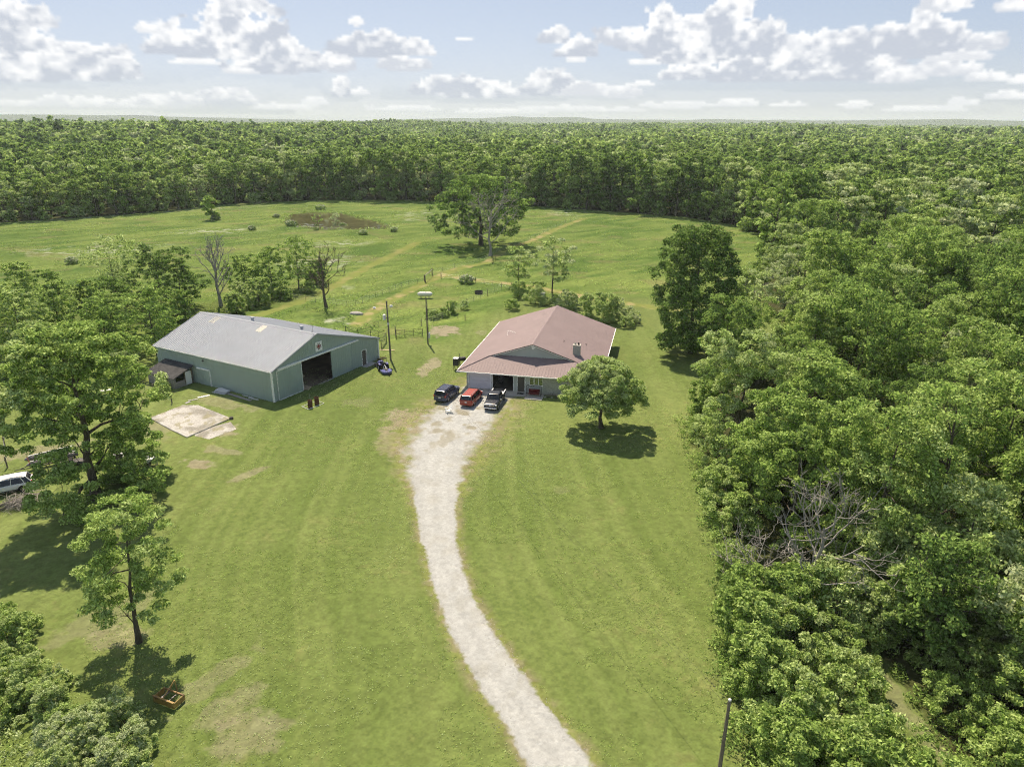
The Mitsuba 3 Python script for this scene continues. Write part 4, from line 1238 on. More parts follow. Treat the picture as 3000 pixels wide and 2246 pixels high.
put('doormat', MB(HF).box(9.25, 10.25, -.05, .5, .055, .075), 'black_iron', None, label='dark doormat before the front door', cat='mat')
rb = np.random.default_rng(5)
bd = thing('flower_bed', 'stone-edged bed of dead stems along the house front', 'flower bed')
for k in range(22):
    v, f = lump(.10 + .10 * rb.random(), k, 1, .3)
    put('edging_stone', MB(HF).raw(v * [1.2, .8, .8] + [13.6 + .34 * k, -.35 + .12 * rb.normal(), .05], f), 'room_dark' if k % 3 else 'concrete', bd)
st = MB(HF)
for k in range(160):
    x, y = 13.5 + 7 * rb.random(), -.3 + .9 * rb.random()
    h_ = .2 + .4 * rb.random()
    st.tube([(x, y, 0), (x + .12 * rb.normal(), y + .12 * rb.normal(), h_)], .012, 3, cap=False)
put('stems', st, 'pole_wood', bd)
# porch swing
sw = thing('porch_swing', 'porch swing with a red cushion on a black frame under the front window', 'swing')
fr = MB(HF)
for x in (10.85, 13.0):
    fr.tube([(x, -1.1, .14), (x, -.55, 1.75), (x, .05, .14)], .035, 6).tube([(x, -.95, .55), (x, -.1, .55)], .025, 5)
fr.tube([(10.85, -.55, 1.75), (13.0, -.55, 1.75)], .04, 6)
for x in (11.15, 12.7):
    fr.tube([(x, -.55, 1.73), (x, -.80, .62)], .012, 4).tube([(x, -.55, 1.73), (x, -.30, .62)], .012, 4)
put('frame', fr, 'black_iron', sw)
put('seat', MB(HF).box(11.1, 12.75, -.85, -.25, .48, .62, .04), 'red_fabric', sw)
put('backrest', MB(HF).box(11.1, 12.75, -.27, -.16, .55, 1.12, .04), 'red_fabric', sw)
# clutter in the open garage
for k, (x, y, w_, d_, h_, mm, nm, lb, ct) in enumerate([(5.6, 3.6, .5, 2.4, 1.7, 'old_wood', 'shelf', 'crowded shelf along the left side of the open garage', 'shelf'), (6.6, 6.6, 1.5, .8, .95, 'pale_wood', 'workbench', 'workbench at the back of the open garage', 'workbench'), (7.7, 5.0, .7, .7, .8, 'red_fabric', 'storage_box', 'dull red box on the floor of the open garage', 'box')]):
    t = thing(nm, lb, ct)
    if nm == 'storage_box':
        put('body', MB(HF).box(x, x + w_, y, y + d_, .2, .2 + h_, .03), mm, t)
        put('lid', MB(HF).box(x - .03, x + w_ + .03, y - .03, y + d_ + .03, .2 + h_, .27 + h_, .02), 'dark_trim', t)
        continue
    for z in np.linspace(.35, .2 + h_, 4 if nm == 'shelf' else 2):
        put('board', MB(HF).box(x, x + w_, y, y + d_, z - .04, z), mm, t)
    for (a, b) in ((0, 0), (w_ - .06, 0), (0, d_ - .06), (w_ - .06, d_ - .06)):
        put('leg', MB(HF).box(x + a, x + a + .06, y + b, y + b + .06, .2, .16 + h_), mm, t)
for k in range(7):
    x, y = (5.65 + .2 * rb.random(), 3.7 + 2.0 * rb.random()) if k < 5 else (6.7 + .9 * rb.random(), 6.8)
    z = (.36 + .45 * (k % 4)) if k < 5 else 1.16
    hh, rr = .22 + .12 * rb.random(), .08 + .07 * rb.random()
    tk = thing('paint_can', 'pale can among the clutter of the open garage', 'can', 'cans in the garage')
    put('body', MB(HF).lathe([(0, z), (rr, z), (rr, z + hh), (0, z + hh)], (x + .1, y, 0), 10), ['white_trim', 'galvanised', 'red_fabric'][k % 3], tk)

# old concrete slab and the second one beside it
def slab(poly, z1, name, label):
    from shapely.geometry import Polygon as PG
    m = trimesh.creation.extrude_polygon(PG(poly).buffer(.25).buffer(-.25).simplify(.03), z1, engine='earcut')
    m.apply_translation([0, 0, -.02])
    put(name, m, 'stained_concrete', kind='structure', label=label)


slab([(-49.3, 89.6), (-46.9, 94.4), (-44.6, 94.3), (-38.3, 89.7), (-41.6, 83.4), (-45, 86.0)], .14, 'concrete_slab', 'old pale concrete slab between the oak and the barn')
slab([(-41.2, 85.4), (-40.9, 84.0), (-38.6, 83.0), (-36.3, 86.2), (-38.0, 88.7)], .035, 'worn_slab', 'thin broken slab sunk in the grass beside the old one')
# ------------------------------------------------------------------ vehicles
import manifold3d as m3d


def paint(name, c, coat=.2, dust=.04, spec=.35):
    mat(name, lambda p, n, uv: mix(c, tuple(min(1, k + dust * (1 - k) * .5) for k in c), fbm(p.x * 2.2, p.y * 2.2, p.z * 2.2, 3)), rough=.25, spec=spec, coat=coat)


paint('paint_navy', (.030, .042, .085))
paint('paint_red', (.27, .048, .030))
paint('paint_charcoal', (.022, .026, .036), .0, .02, .22)
paint('paint_silver', (.66, .68, .70))
paint('paint_blue', (.085, .095, .26))
mat('paint_yellow', lambda p, n, uv: mix((.30, .20, .06), (.13, .075, .035), smoothstep(.45, .7, fbm(p.x * 4, p.y * 4, p.z * 4, 4))), rough=.6)
mat('rubber', (.025, .025, .026), rough=.85, spec=.15)
mat('alloy', wear((.50, .50, .52), .08), rough=.35, metal=.6)
mat('chrome', (.72, .72, .74), rough=.15, metal=.9)
mat('lamp_clear', (.62, .64, .66), rough=.12, spec=.6)
mat('lamp_red', (.34, .025, .02), rough=.2, spec=.5)
mat('plate_white', (.66, .68, .70), rough=.5)
mat('bed_liner', wear((.48, .49, .50), .12), rough=.6)
mat('dull_black', (.03, .03, .033), rough=.6)
mat('bronze_trim', (.20, .165, .11), rough=.4)
mat('galv_pale', wear((.58, .60, .62), .12), rough=.45, metal=.2)
mat('pontoon_metal', wear((.20, .185, .19), .2, 1.5), rough=.45, metal=.3)


def hullmesh(pts):
    h = trimesh.convex.convex_hull(np.asarray(pts, float))
    return np.array(h.vertices), np.array(h.faces)


def loft(st):
    """closed body through cross sections (x, half width low, half width mid, half width top, z low, z mid, z top)"""
    V, n = [], 12
    for x, wl, wm, wt, zl, zm, zt in st:
        half = [(wl * .80, zl), (wl, zl + .06), (wm, zm - .12), (wm * .985, zm + .06), (wt + (wm - wt) * .18, zt - .05), (wt * .86, zt)]
        ring = [(x, y, z) for y, z in half] + [(x, -y, z) for y, z in half[::-1]]
        V.append(ring)
    V = np.array(V)
    k = len(st)
    F = []
    for i in range(k - 1):
        for j in range(n):
            a, b = i * n + j, i * n + (j + 1) % n
            F += [[a, b, b + n], [a, b + n, a + n]]
    V = V.reshape(-1, 3)
    for i, s in ((0, 1), (k - 1, -1)):
        for j in range(1, n - 1):
            F.append([i * n, i * n + j, i * n + j + 1][::-s])
    return V, np.array(F)


def carve(V, F, wheels, r):
    try:
        t = trimesh.Trimesh(V, F, process=False)
        trimesh.repair.fix_normals(t)
        b = m3d.Manifold(m3d.Mesh(np.asarray(t.vertices, np.float32), np.asarray(t.faces, np.uint32)))
        for (x, y, z) in wheels:
            c = m3d.Manifold.cylinder(.5, r, r, 24).rotate([90, 0, 0]).translate([x, y + .25, z])
            b = b - c
        m = b.to_mesh()
        if len(m.tri_verts):
            return np.asarray(m.vert_properties[:, :3], float), np.asarray(m.tri_verts)
    except Exception:
        pass
    return V, F


def wheel(parent, M, x, y, r, w, spokes=6, rim='alloy'):
    s = 1 if y > 0 else -1
    wk = thing(parent + '__wheel')
    t = MB(M)
    t.lathe([(r * .62, -w / 2), (r * .93, -w / 2), (r, -w * .32), (r, w * .32), (r * .93, w / 2), (r * .62, w / 2)], (x, y, r), 22, axis=1)
    put('tyre', t, 'rubber', wk, smooth=40)
    q = MB(M)
    f0 = y + s * w * .36
    q.tube([(x, f0 - s * .07, r), (x, f0 - s * .06, r)], r * .63, 20)
    put('rim_well', q, 'dull_black', wk)
    q = MB(M)
    q.tube([(x, f0 - s * .05, r), (x, f0, r)], r * .18, 10)
    for k in range(spokes):
        a = 2 * math.pi * k / spokes + .3
        q.tube([(x + .1 * r * math.cos(a), f0 - s * .02, r + .1 * r * math.sin(a)), (x + .6 * r * math.cos(a), f0 - s * .02, r + .6 * r * math.sin(a))], r * .085, 5)
    q.lathe([(r * .58, -.02), (r * .66, -.02), (r * .66, .03), (r * .58, .03)], (x, f0 - s * .02, r), 22, axis=1)
    put('rim', q, rim, wk)


def vehicle(name, label, cat, M, pm, L, W, body, glass, roofz, wheels, r, parts):
    """glass: (x windshield base, x windshield top, x rear top, x rear base, z belt, half width belt, half width top)"""
    k = thing(name, label, cat)
    V, F = loft(body)
    wl = [(x, s * (W / 2 - .10), r) for x in wheels for s in (-1, 1)]
    V, F = carve(V, F, wl, r * 1.16)
    put('body', MB(M).raw(V, F), pm, k, smooth=32)
    put('underbody', MB(M).box(-L / 2 + .25, L / 2 - .25, -W / 2 + .22, W / 2 - .22, .22, .5), 'dull_black', k)
    x0, x1, x2, x3, zb, wb, wt = glass
    g = [(x0, -wb, zb), (x0, wb, zb), (x1, -wt, roofz), (x1, wt, roofz), (x2, -wt, roofz), (x2, wt, roofz), (x3, -wb, zb), (x3, wb, zb), (x0 - .1, -wb, zb - .1), (x0 - .1, wb, zb - .1), (x3 + .1, -wb, zb - .1), (x3 + .1, wb, zb - .1), ((x0 * .9 + x1 * .1) + .07, 0, zb + .08), ((x0 + x1) / 2 + .05, 0, (zb + roofz) / 2)]
    v, f = hullmesh(g)
    put('windows', MB(M).raw(v, f), 'dark_glass', k)
    ro = []
    for (x, w, z) in ((x1 + .10, wt * .80, roofz - .02), (x1 - .12, wt + .02, roofz - .015), (x2 + .10, wt + .02, roofz - .015), (x2 - .06, wt * .86, roofz - .02)):
        ro += [(x, -w, z), (x, w, z)]
    for (x, w, z) in ((x1 - .1, wt * .82, roofz + .055), ((x1 + x2) / 2, wt * .86, roofz + .085), (x2 + .15, wt * .84, roofz + .055)):
        ro += [(x, -w, z), (x, w, z)]
    v, f = hullmesh(ro)
    put('roof', MB(M).raw(v, f), pm, k, smooth=50)
    for s in (-1, 1):
        for (a, b, rr) in (((x0, s * wb, zb - .02), (x1, s * wt, roofz), .045), ((x3, s * wb, zb - .02), (x2, s * wt, roofz), .055), ((x0 * .5 + x3 * .5 + .1, s * (wb + .0), zb - .02), (x1 * .5 + x2 * .5 + .1, s * wt, roofz), .035), ((x0 * .18 + x3 * .82, s * (wb + .0), zb - .02), (x1 * .2 + x2 * .8, s * wt, roofz), .05)):
            put('pillar', MB(M).tube([a, b], rr, 6), pm, k)
        mr = MB(M)
        mr.box(x0 - .35, x0 - .17, s * (wb + .08) - .0 if s > 0 else s * (wb + .30), s * (wb + .30) if s > 0 else s * (wb + .08), zb - .02, zb + .16, .03)
        put('mirror', mr, parts.get('mirror', pm), k)
        for (x, z) in ((.30, zb - .22), (-.75, zb - .22)):
            put('door_handle', MB(M).box(x - .09, x + .09, s * (W / 2 - .015) - .02, s * (W / 2 - .015) + .02, z - .02, z + .02), parts.get('handle', pm), k)
    for x in wheels:
        for s in (1, -1):
            wheel(k, M, x, s * (W / 2 - .13), r, .24, parts.get('spokes', 6))
    return k


def std_body(L, W, hood_z, belt_z, nose, rear, low=.30):
    h = W / 2
    return [(-L / 2, h * .80, h * .86, h * .80, low + .18, .78, rear), (-L / 2 + .10, h * .90, h * .95, h * .86, low + .04, .78, rear + .02), (-L / 2 + .55, h * .95, h, h * .90, low, .80, belt_z), (-L * .12, h * .95, h, h * .92, low, .80, belt_z),
            (L * .17, h * .95, h, h * .90, low, .80, belt_z - .01), (L * .26, h * .95, h, h * .86, low, .80, hood_z), (L / 2 - .45, h * .94, h * .985, h * .80, low + .02, .76, hood_z - .05), (L / 2 - .10, h * .86, h * .90, h * .70, low + .06, .70, nose), (L / 2, h * .74, h * .78, h * .58, low + .16, .66, nose - .14)]


def lights(k, M, L, W, zf, zr, zr2, tall=False):
    for s in (-1, 1):
        a, b = sorted((s * W * .30, s * W * .46))
        put('headlight', MB(M).box(L / 2 - .32, L / 2 - .06, a, b, zf - .12, zf + .06, .03), 'lamp_clear', k)
        a, b = sorted((s * W * .39, s * W * .485))
        put('taillight', MB(M).box(-L / 2 - .012, -L / 2 + .16, a, b, zr, zr2, .02), 'lamp_red', k)


HD = math.radians
# navy wagon
M = frame(-9.55, 98.25, 0, HD(70))
L, W = 5.2, 2.02
k = vehicle('parked_car', 'navy blue sport utility vehicle on the grass, left of the red minivan', 'car', M, 'paint_navy', L, W, std_body(L, W, 1.12, 1.17, 1.02, 1.16), (1.25, .62, -2.28, -2.52, 1.14, .93, .74), 1.80, (1.60, -1.52), .40, dict(handle='chrome'))
lights(k, M, L, W, .92, .95, 1.22)
put('rear_trim', MB(M).box(-L / 2 - .02, -L / 2 + .06, -.74, .74, .98, 1.06), 'bronze_trim', k)
put('bumper', MB(M).box(-L / 2 - .06, -L / 2 + .2, -.92, .92, .40, .66, .05), 'paint_navy', k)
put('licence_plate', MB(M).box(-L / 2 - .04, -L / 2 + .02, -.17, .17, .80, .95), 'plate_white', k)
for s in (-1, 1):
    rr = MB(M)
    rr.tube([(.45, s * .66, 1.92), (-2.1, s * .66, 1.92)], .03, 6)
    for x in (.4, -.8, -2.0):
        rr.tube([(x, s * .66, 1.83), (x, s * .66, 1.93)], .025, 5)
    put('roof_rail', rr, 'dull_black', k)
for x in (0.1, -.75, -1.6):
    put('roof_crossbar', MB(M).box(x - .03, x + .03, -.64, .64, 1.885, 1.905), 'dull_black', k)
# red minivan
M = frame(-5.86, 96.55, 0, HD(74))
L, W = 5.05, 1.98
k = vehicle('parked_car', 'red minivan parked nose-in before the closed garage door', 'minivan', M, 'paint_red', L, W, std_body(L, W, 1.06, 1.10, .92, 1.12), (1.55, .80, -2.2, -2.46, 1.07, .92, .74), 1.70, (1.62, -1.42), .36, dict(handle='paint_red'))
lights(k, M, L, W, .85, .86, 1.04)
put('bumper', MB(M).box(-L / 2 - .06, -L / 2 + .2, -.90, .90, .36, .62, .05), 'paint_red', k)
put('licence_plate', MB(M).box(-L / 2 - .03, -L / 2 + .02, -.17, .17, .76, .91), 'plate_white', k)
for s in (-1, 1):
    put('roof_rail', MB(M).tube([(.5, s * .64, 1.80), (-1.95, s * .64, 1.80)], .022, 6), 'alloy', k)
# dark pickup, facing the viewer
M = frame(-2.45, 95.55, 0, HD(-102))
L, W, h = 5.9, 2.04, 1.02
body = [(-L / 2 + .02, h * .9, h * .95, h * .9, .52, .9, 1.0), (-.85, h * .93, h, h * .92, .48, .9, 1.0), (-.80, h * .93, h, h * .92, .46, .92, 1.22), (1.25, h * .93, h, h * .90, .46, .92, 1.22), (1.6, h * .93, h, h * .84, .46, .92, 1.24), (L / 2 - .5, h * .92, h * .985, h * .80, .48, .9, 1.18), (L / 2 - .12, h * .88, h * .93, h * .70, .50, .85, 1.08), (L / 2, h * .82, h * .86, h * .58, .56, .82, .98)]
k = vehicle('pickup_truck', 'dark grey pickup truck facing the drive before the open garage', 'pickup truck', M, 'paint_charcoal', L, W, body, (1.35, .72, -.72, -.86, 1.18, .93, .76), 1.86, (1.95, -1.85), .42, dict(mirror='chrome', handle='chrome', spokes=5))
for s in (-1, 1):
    a, b = sorted((s * (h - .16), s * (h - .01)))
    put('bed_side', MB(M).box(-L / 2, -.84, a, b, .85, 1.30, .03), 'paint_charcoal', k)
    put('bed_rail', MB(M).box(-L / 2, -.84, a - .01, b + .01, 1.295, 1.335, .01), 'bed_liner', k)
put('bed_floor', MB(M).box(-L / 2 + .05, -.86, -h + .16, h - .16, .98, 1.03), 'bed_liner', k)
put('tailgate', MB(M).box(-L / 2 - .03, -L / 2 + .06, -h + .16, h - .16, .60, 1.30, .02), 'paint_charcoal', k)
gr = put('grille', MB(M).box(L / 2 - .10, L / 2 + .035, -.56, .56, .80, 1.10, .04), 'chrome', k)
for (a, b) in ((-.51, -.06), (.06, .51)):
    for (c, d) in ((.83, .925), (.965, 1.065)):
        put('opening', MB(M).box(L / 2 + .0, L / 2 + .04, a, b, c, d), 'dull_black', gr)
put('bumper', MB(M).box(L / 2 - .1, L / 2 + .09, -.95, .95, .46, .64, .05), 'chrome', k)
put('valance', MB(M).box(L / 2 - .2, L / 2 + .0, -.86, .86, .64, .80), 'dull_black', k)
put('licence_plate', MB(M).box(L / 2 + .08, L / 2 + .105, -.16, .16, .48, .62), 'plate_white', k)
for s in (-1, 1):
    a, b = sorted((s * .60, s * .92))
    put('headlight', MB(M).box(L / 2 - .30, L / 2 - .03, a, b, .82, 1.06, .06), 'lamp_clear', k)
    put('running_board', MB(M).tube([(-.9, s * 1.0, .46), (1.2, s * 1.0, .46)], .05, 6), 'alloy', k)
# silver wagon at the left edge
M = frame(-54.9, 69.1, 0, HD(210))
L, W = 4.85, 1.92
k = vehicle('parked_car', 'silver sport utility vehicle at the left edge, rear toward the pontoon trailer', 'car', M, 'paint_silver', L, W, std_body(L, W, 1.04, 1.12, .95, 1.18), (1.30, .60, -1.85, -2.30, 1.08, .89, .70), 1.68, (1.42, -1.38), .38, dict(handle='chrome'))
lights(k, M, L, W, .88, .98, 1.20)
put('bumper', MB(M).box(-L / 2 - .05, -L / 2 + .2, -.86, .86, .40, .66, .05), 'paint_silver', k)
for s in (-1, 1):
    put('roof_rail', MB(M).tube([(.3, s * .62, 1.79), (-1.6, s * .62, 1.79)], .022, 6), 'dull_black', k)
    put('sill_trim', MB(M).box(-1.0, 1.0, s * .955 - .012, s * .955 + .012, .40, .50), 'dull_black', k)

# pontoon frame on a trailer
M = frame(-53.6, 75.3, 0, HD(40))
k = thing('pontoon_trailer', 'trailer carrying a pair of grey pontoons between the silver car and the oak', 'trailer')
for y in (-.85, .95):
    pt = thing(k + '__pontoon')
    q = MB(M)
    q.lathe([(.02, -2.75), (.22, -2.5), (.30, -2.0), (.30, 2.3), (.28, 2.42), (.02, 2.45)], (0, 0, 0), 16, axis=0)
    v = np.vstack(q.v)
    dv = M[:3, :3] @ np.array([0, y, 1.25])
    put('tube', (v + dv, np.vstack(q.f)), 'pontoon_metal', pt, smooth=35)
    b = MB(M)
    for x in np.arange(-2.1, 2.2, .6):
        b.box(x - .03, x + .03, y - .10, y + .10, 1.53, 1.63)
    b.box(-2.3, 2.3, y - .06, y + .06, 1.60, 1.64)
    put('bracket', b, 'galv_pale', pt)
q = MB(M)
for y in (-.55, .65):
    q.box(-2.2, 2.2, y - .05, y + .05, .62, .74)
for x in (-1.9, -.6, .8, 2.0):
    q.box(x - .04, x + .04, -1.2, 1.3, .74, .82)
    for y in (-.85, .95):
        q.box(x - .05, x + .05, y - .3, y + .3, .82, .97)
q.tube([(-2.2, -.5, .68), (-3.4, .05, .6), (-3.9, .05, .6)], .05, 6).tube([(-2.2, .6, .68), (-3.4, .05, .6)], .05, 6)
put('chassis', q, 'dull_black', k)
for y in (-.95, 1.05):
    wheel(k, M, .4, y, .33, .2, 5)
q = MB(M)
q.tube([(-2.4, -1.1, .7), (-2.4, -1.1, 1.5), (-2.4, 1.2, 1.5), (-2.4, 1.2, .7)], .03, 6)
put('bow_stop', q, 'red_fabric', k)

# utility vehicle behind it
M = frame(-51.2, 74.9, 0, HD(30))
k = thing('utility_cart', 'small dark utility cart parked beside the pontoon trailer under the oak', 'utility cart')
V, F = loft([(-1.35, .5, .58, .5, .35, .6, .80), (-1.2, .58, .66, .6, .3, .6, .86), (-.2, .6, .68, .6, .3, .6, .84), (.6, .58, .66, .56, .3, .6, .90), (1.2, .5, .58, .45, .34, .6, .82), (1.35, .4, .46, .36, .42, .6, .70)])
put('body', MB(M).raw(V, F), 'dull_black', k, smooth=32)
put('seat', MB(M).box(-.35, .1, -.52, .52, .82, 1.2, .06), 'rubber', k)
q = MB(M)
for s in (-1, 1):
    q.tube([(.7, s * .58, .8), (.35, s * .52, 1.75), (-.45, s * .52, 1.78), (-.7, s * .58, .85)], .025, 6)
for x in (.35, -.45):
    q.tube([(x, -.52, 1.76), (x, .52, 1.76)], .025, 6)
put('roll_cage', q, 'black_iron', k)
put('cargo_box', MB(M).box(-1.4, -.6, -.6, .6, .82, 1.08, .03), 'pontoon_metal', k)
for x in (.85, -.9):
    for s in (-1, 1):
        wheel(k, M, x, s * .62, .30, .24, 4)

# white flatbed truck under the oak
M = frame(-44.6, 75.3, 0, HD(178))
k = thing('flatbed_truck', 'white flatbed truck mostly hidden under the big oak', 'truck')
V, F = loft([(.35, .8, .9, .8, .5, .95, 1.35), (.55, .9, .96, .86, .48, .95, 1.38), (1.5, .9, .96, .84, .48, .95, 1.30), (2.6, .88, .94, .78, .5, .95, 1.2), (2.9, .8, .86, .66, .55, .9, 1.05)])
V, F = carve(V, F, [(1.9, s * .85, .4) for s in (-1, 1)], .46)
put('cab', MB(M).raw(V, F), 'bed_liner', k, smooth=32)
v, f = hullmesh([(1.55, -.84, 1.28), (1.55, .84, 1.28), (1.05, -.7, 1.9), (1.05, .7, 1.9), (.45, -.7, 1.9), (.45, .7, 1.9), (.35, -.84, 1.28), (.35, .84, 1.28)])
put('windows', MB(M).raw(v, f), 'dark_glass', k)
put('roof', MB(M).box(.38, 1.15, -.74, .74, 1.88, 1.97, .04), 'white_trim', k)
q = MB(M)
for j in range(7):
    y = -1.0 + j * .29
    put('bed_plank', MB(M).box(-2.6, .25, y, y + .27, .92, .98), 'bed_liner', k)
put('frame', MB(M).box(-2.6, 2.4, -.4, .4, .55, .90), 'dull_black', k)
put('headboard', MB(M).box(.22, .30, -1.0, 1.0, .98, 1.75, .02), 'galv_pale', k)
put('toolbox', MB(M).box(-1.9, -1.0, -.9, -.3, .98, 1.45, .03), 'alloy', k)
for x in (1.9, -1.5):
    for s in (-1, 1):
        wheel(k, M, x, s * .84, .40, .24, 5)

# compact tractor with a rotary mower, nose toward the barn
M = frame(-21.2, 110.6, 0, HD(117))
k = thing('tractor', 'blue compact tractor with a front loader and rotary mower beside the utility pole', 'tractor')
v, f = hullmesh([(.55, -.32, .75), (.55, .32, .75), (1.75, -.28, .72), (1.75, .28, .72), (.55, -.30, 1.28), (.55, .30, 1.28), (1.65, -.22, 1.12), (1.65, .22, 1.12), (1.1, -.30, 1.25), (1.1, .30, 1.25)])
put('hood', MB(M).raw(v, f), 'paint_blue', k, smooth=30)
put('chassis', MB(M).box(-.7, 1.7, -.22, .22, .45, .78, .04), 'dull_black', k)
q = MB(M)
for s in (-1, 1):
    pts = []
    for a in np.linspace(-.1, math.pi * .75, 8):
        pts += [(-.35 + .68 * math.cos(a), s * .42, .62 + .68 * math.sin(a)), (-.35 + .68 * math.cos(a), s * .80, .62 + .68 * math.sin(a))]
    n = 8
    q.raw(pts, [[2 * i, 2 * i + 2, 2 * i + 3, 2 * i + 1] for i in range(n - 1)])
put('fender', q, 'paint_blue', k)
st = put('seat', MB(M).box(-.45, 0, -.24, .24, .86, .98, .04), 'dull_black', k)
put('backrest', MB(M).box(-.52, -.42, -.24, .24, .95, 1.35, .04), 'dull_black', st)
q = MB(M)
q.tube([(-.75, -.55, .7), (-.72, -.55, 2.15), (-.72, -.45, 2.25), (-.72, .45, 2.25), (-.72, .55, 2.15), (-.75, .55, .7)], .035, 6)
put('roll_bar', q, 'black_iron', k)
q = MB(M)
q.tube([(.5, 0, 1.1), (.25, 0, 1.32)], .025, 6)
ring = [(.22 + .10 * math.cos(a), .19 * math.sin(a), 1.34 - .12 * math.cos(a)) for a in np.linspace(0, 2 * math.pi, 13)]
q.tube(ring, .018, 5, cap=False)
put('steering_wheel', q, 'black_iron', k)
for s in (-1, 1):
    wheel(k, M, -.35, s * .66, .60, .34, 4, 'galv_pale')
    wheel(k, M, 1.35, s * .52, .34, .22, 4, 'galv_pale')
q = MB(M)
for s in (-1, 1):
    q.tube([(.35, s * .42, 1.15), (1.5, s * .42, 1.0), (2.15, s * .42, .38)], .05, 6).tube([(.6, s * .42, .7), (.45, s * .42, 1.15)], .05, 6)
ld = put('loader_arms', q, 'paint_blue', k)
b = MB(M)
b.raw([[2.1, -.72, .55], [2.1, .72, .55], [2.15, -.72, .10], [2.15, .72, .10], [2.75, -.72, .12], [2.75, .72, .12]], [[0, 2, 3, 1], [2, 4, 5, 3]])
for y in (-.72, .72):
    b.raw([[2.1, y, .55], [2.15, y, .10], [2.75, y, .12]], [[0, 1, 2]])
    b.raw([[2.1, y, .55], [2.15, y, .10], [2.75, y, .12]], [[0, 2, 1]])
put('bucket', b, 'pontoon_metal', ld)
mo = thing('rotary_mower', 'blue rotary mower deck hitched behind the compact tractor', 'mower')
from shapely.geometry import Polygon as PG
deck = [(-1.35, -.85), (-1.35, .85)] + [(-2.15 - .85 * math.sin(a), .85 * math.cos(a)) for a in np.linspace(0, math.pi, 14)]
dm = trimesh.creation.extrude_polygon(PG(deck), .05, engine='earcut')
put('deck', MB(M).raw(np.array(dm.vertices) + [0, 0, .48], dm.faces), 'paint_blue', mo)
sk = MB(M)
dk = deck + [deck[0]]
for (a, b_) in zip(dk[:-1], dk[1:]):
    sk.raw([[a[0], a[1], .22], [b_[0], b_[1], .22], [b_[0], b_[1], .48], [a[0], a[1], .48]], [[0, 1, 2, 3]])
put('skirt', sk, 'paint_blue', mo)
q = MB(M)
q.tube([(-1.2, 0, 1.25), (-1.45, -.4, .55)], .03, 6).tube([(-1.2, 0, 1.25), (-1.45, .4, .55)], .03, 6).tube([(-1.2, 0, 1.25), (-2.5, -.12, .55)], .028, 6).tube([(-1.2, 0, 1.25), (-2.5, .12, .55)], .028, 6)
put('hitch_frame', q, 'galv_pale', mo)
put('gearbox', MB(M).box(-2.3, -1.95, -.18, .18, .53, .82, .05), 'bronze_trim', mo)
put('drive_shaft', MB(M).tube([(-.8, 0, .62), (-1.95, 0, .68)], .05, 8), 'dull_black', mo)
put('tail_bracket', MB(M).tube([(-2.7, 0, .52), (-3.3, 0, .50), (-3.35, 0, .30)], .04, 6), 'dull_black', mo)
put('tail_wheel', MB(M).lathe([(.06, -.06), (.17, -.07), (.18, 0), (.17, .07), (.06, .06)], (-3.4, 0, .18), 14, axis=1), 'rubber', mo)

# yellow box scraper
M = frame(-23.8, 39.2, 0, HD(-22))
k = thing('box_scraper', 'rusty yellow box scraper lying on the grass at lower left', 'scraper')
put('back_plate', MB(M).box(-.95, .95, -.50, -.44, .06, .58, .01), 'paint_yellow', k)
put('rear_lip', MB(M).box(-.97, .97, -.54, -.40, .57, .62, .01), 'paint_yellow', k)
for x in (-.95, .89):
    put('side_plate', MB(M).box(x, x + .06, -.44, .50, .06, .52, .01), 'paint_yellow', k)
put('front_beam', MB(M).box(-.89, .89, .36, .46, .44, .56, .01), 'paint_yellow', k)
q = MB(M)
q.tube([(-.3, .40, .52), (.05, .52, 1.35), (.10, -.44, .6)], .035, 5)
put('hitch_strut', MB(M).tube([(-.05, -.46, .6), (.06, .60, 1.32)], .04, 5), 'paint_yellow', k)
for s in (-1, 1):
    put('hitch_arm', MB(M).tube([(.06 + s * .02, .60, 1.34), (s * .34, .46, .52)], .04, 5), 'paint_yellow', k)
for x in (-.45, -.36, .28):
    put('tine_bar', MB(M).box(x, x + .05, -.42, .40, .36, .42), 'pontoon_metal', k)

# white garden chair
M = frame(-8.85, 92.35, 0, HD(205))
k = thing('garden_chair', 'white wooden garden chair on the worn grass behind the navy car', 'chair')
for j in range(5):
    y = -.26 + j * .11
    put('back_slat', MB(M).raw([[-.15, y, .30], [-.15, y + .09, .30], [-.55, y, 1.05 + .04 * (2 - abs(j - 2))], [-.55, y + .09, 1.05 + .04 * (2 - abs(j - 2))], [-.12, y, .31], [-.12, y + .09, .31], [-.52, y, 1.06 + .04 * (2 - abs(j - 2))], [-.52, y + .09, 1.06 + .04 * (2 - abs(j - 2))]], [[0, 1, 3, 2], [4, 6, 7, 5], [0, 2, 6, 4], [1, 5, 7, 3], [2, 3, 7, 6]]), 'white_trim', k)
for j in range(4):
    x = -.12 + j * .13
    put('seat_slat', MB(M).box(x, x + .11, -.28, .29, .32 + .025 * j, .35 + .025 * j), 'white_trim', k)
for s in (-1, 1):
    put('armrest', MB(M).box(-.45, .42, s * .36 - .06, s * .36 + .06, .58, .61), 'white_trim', k)
    put('leg', MB(M).box(.32, .40, s * .32 - .02, s * .32 + .02, 0, .58), 'white_trim', k)
    put('rail', MB(M).tube([(.34, s * .28, .36), (-.62, s * .28, .03)], .03, 4), 'white_trim', k)

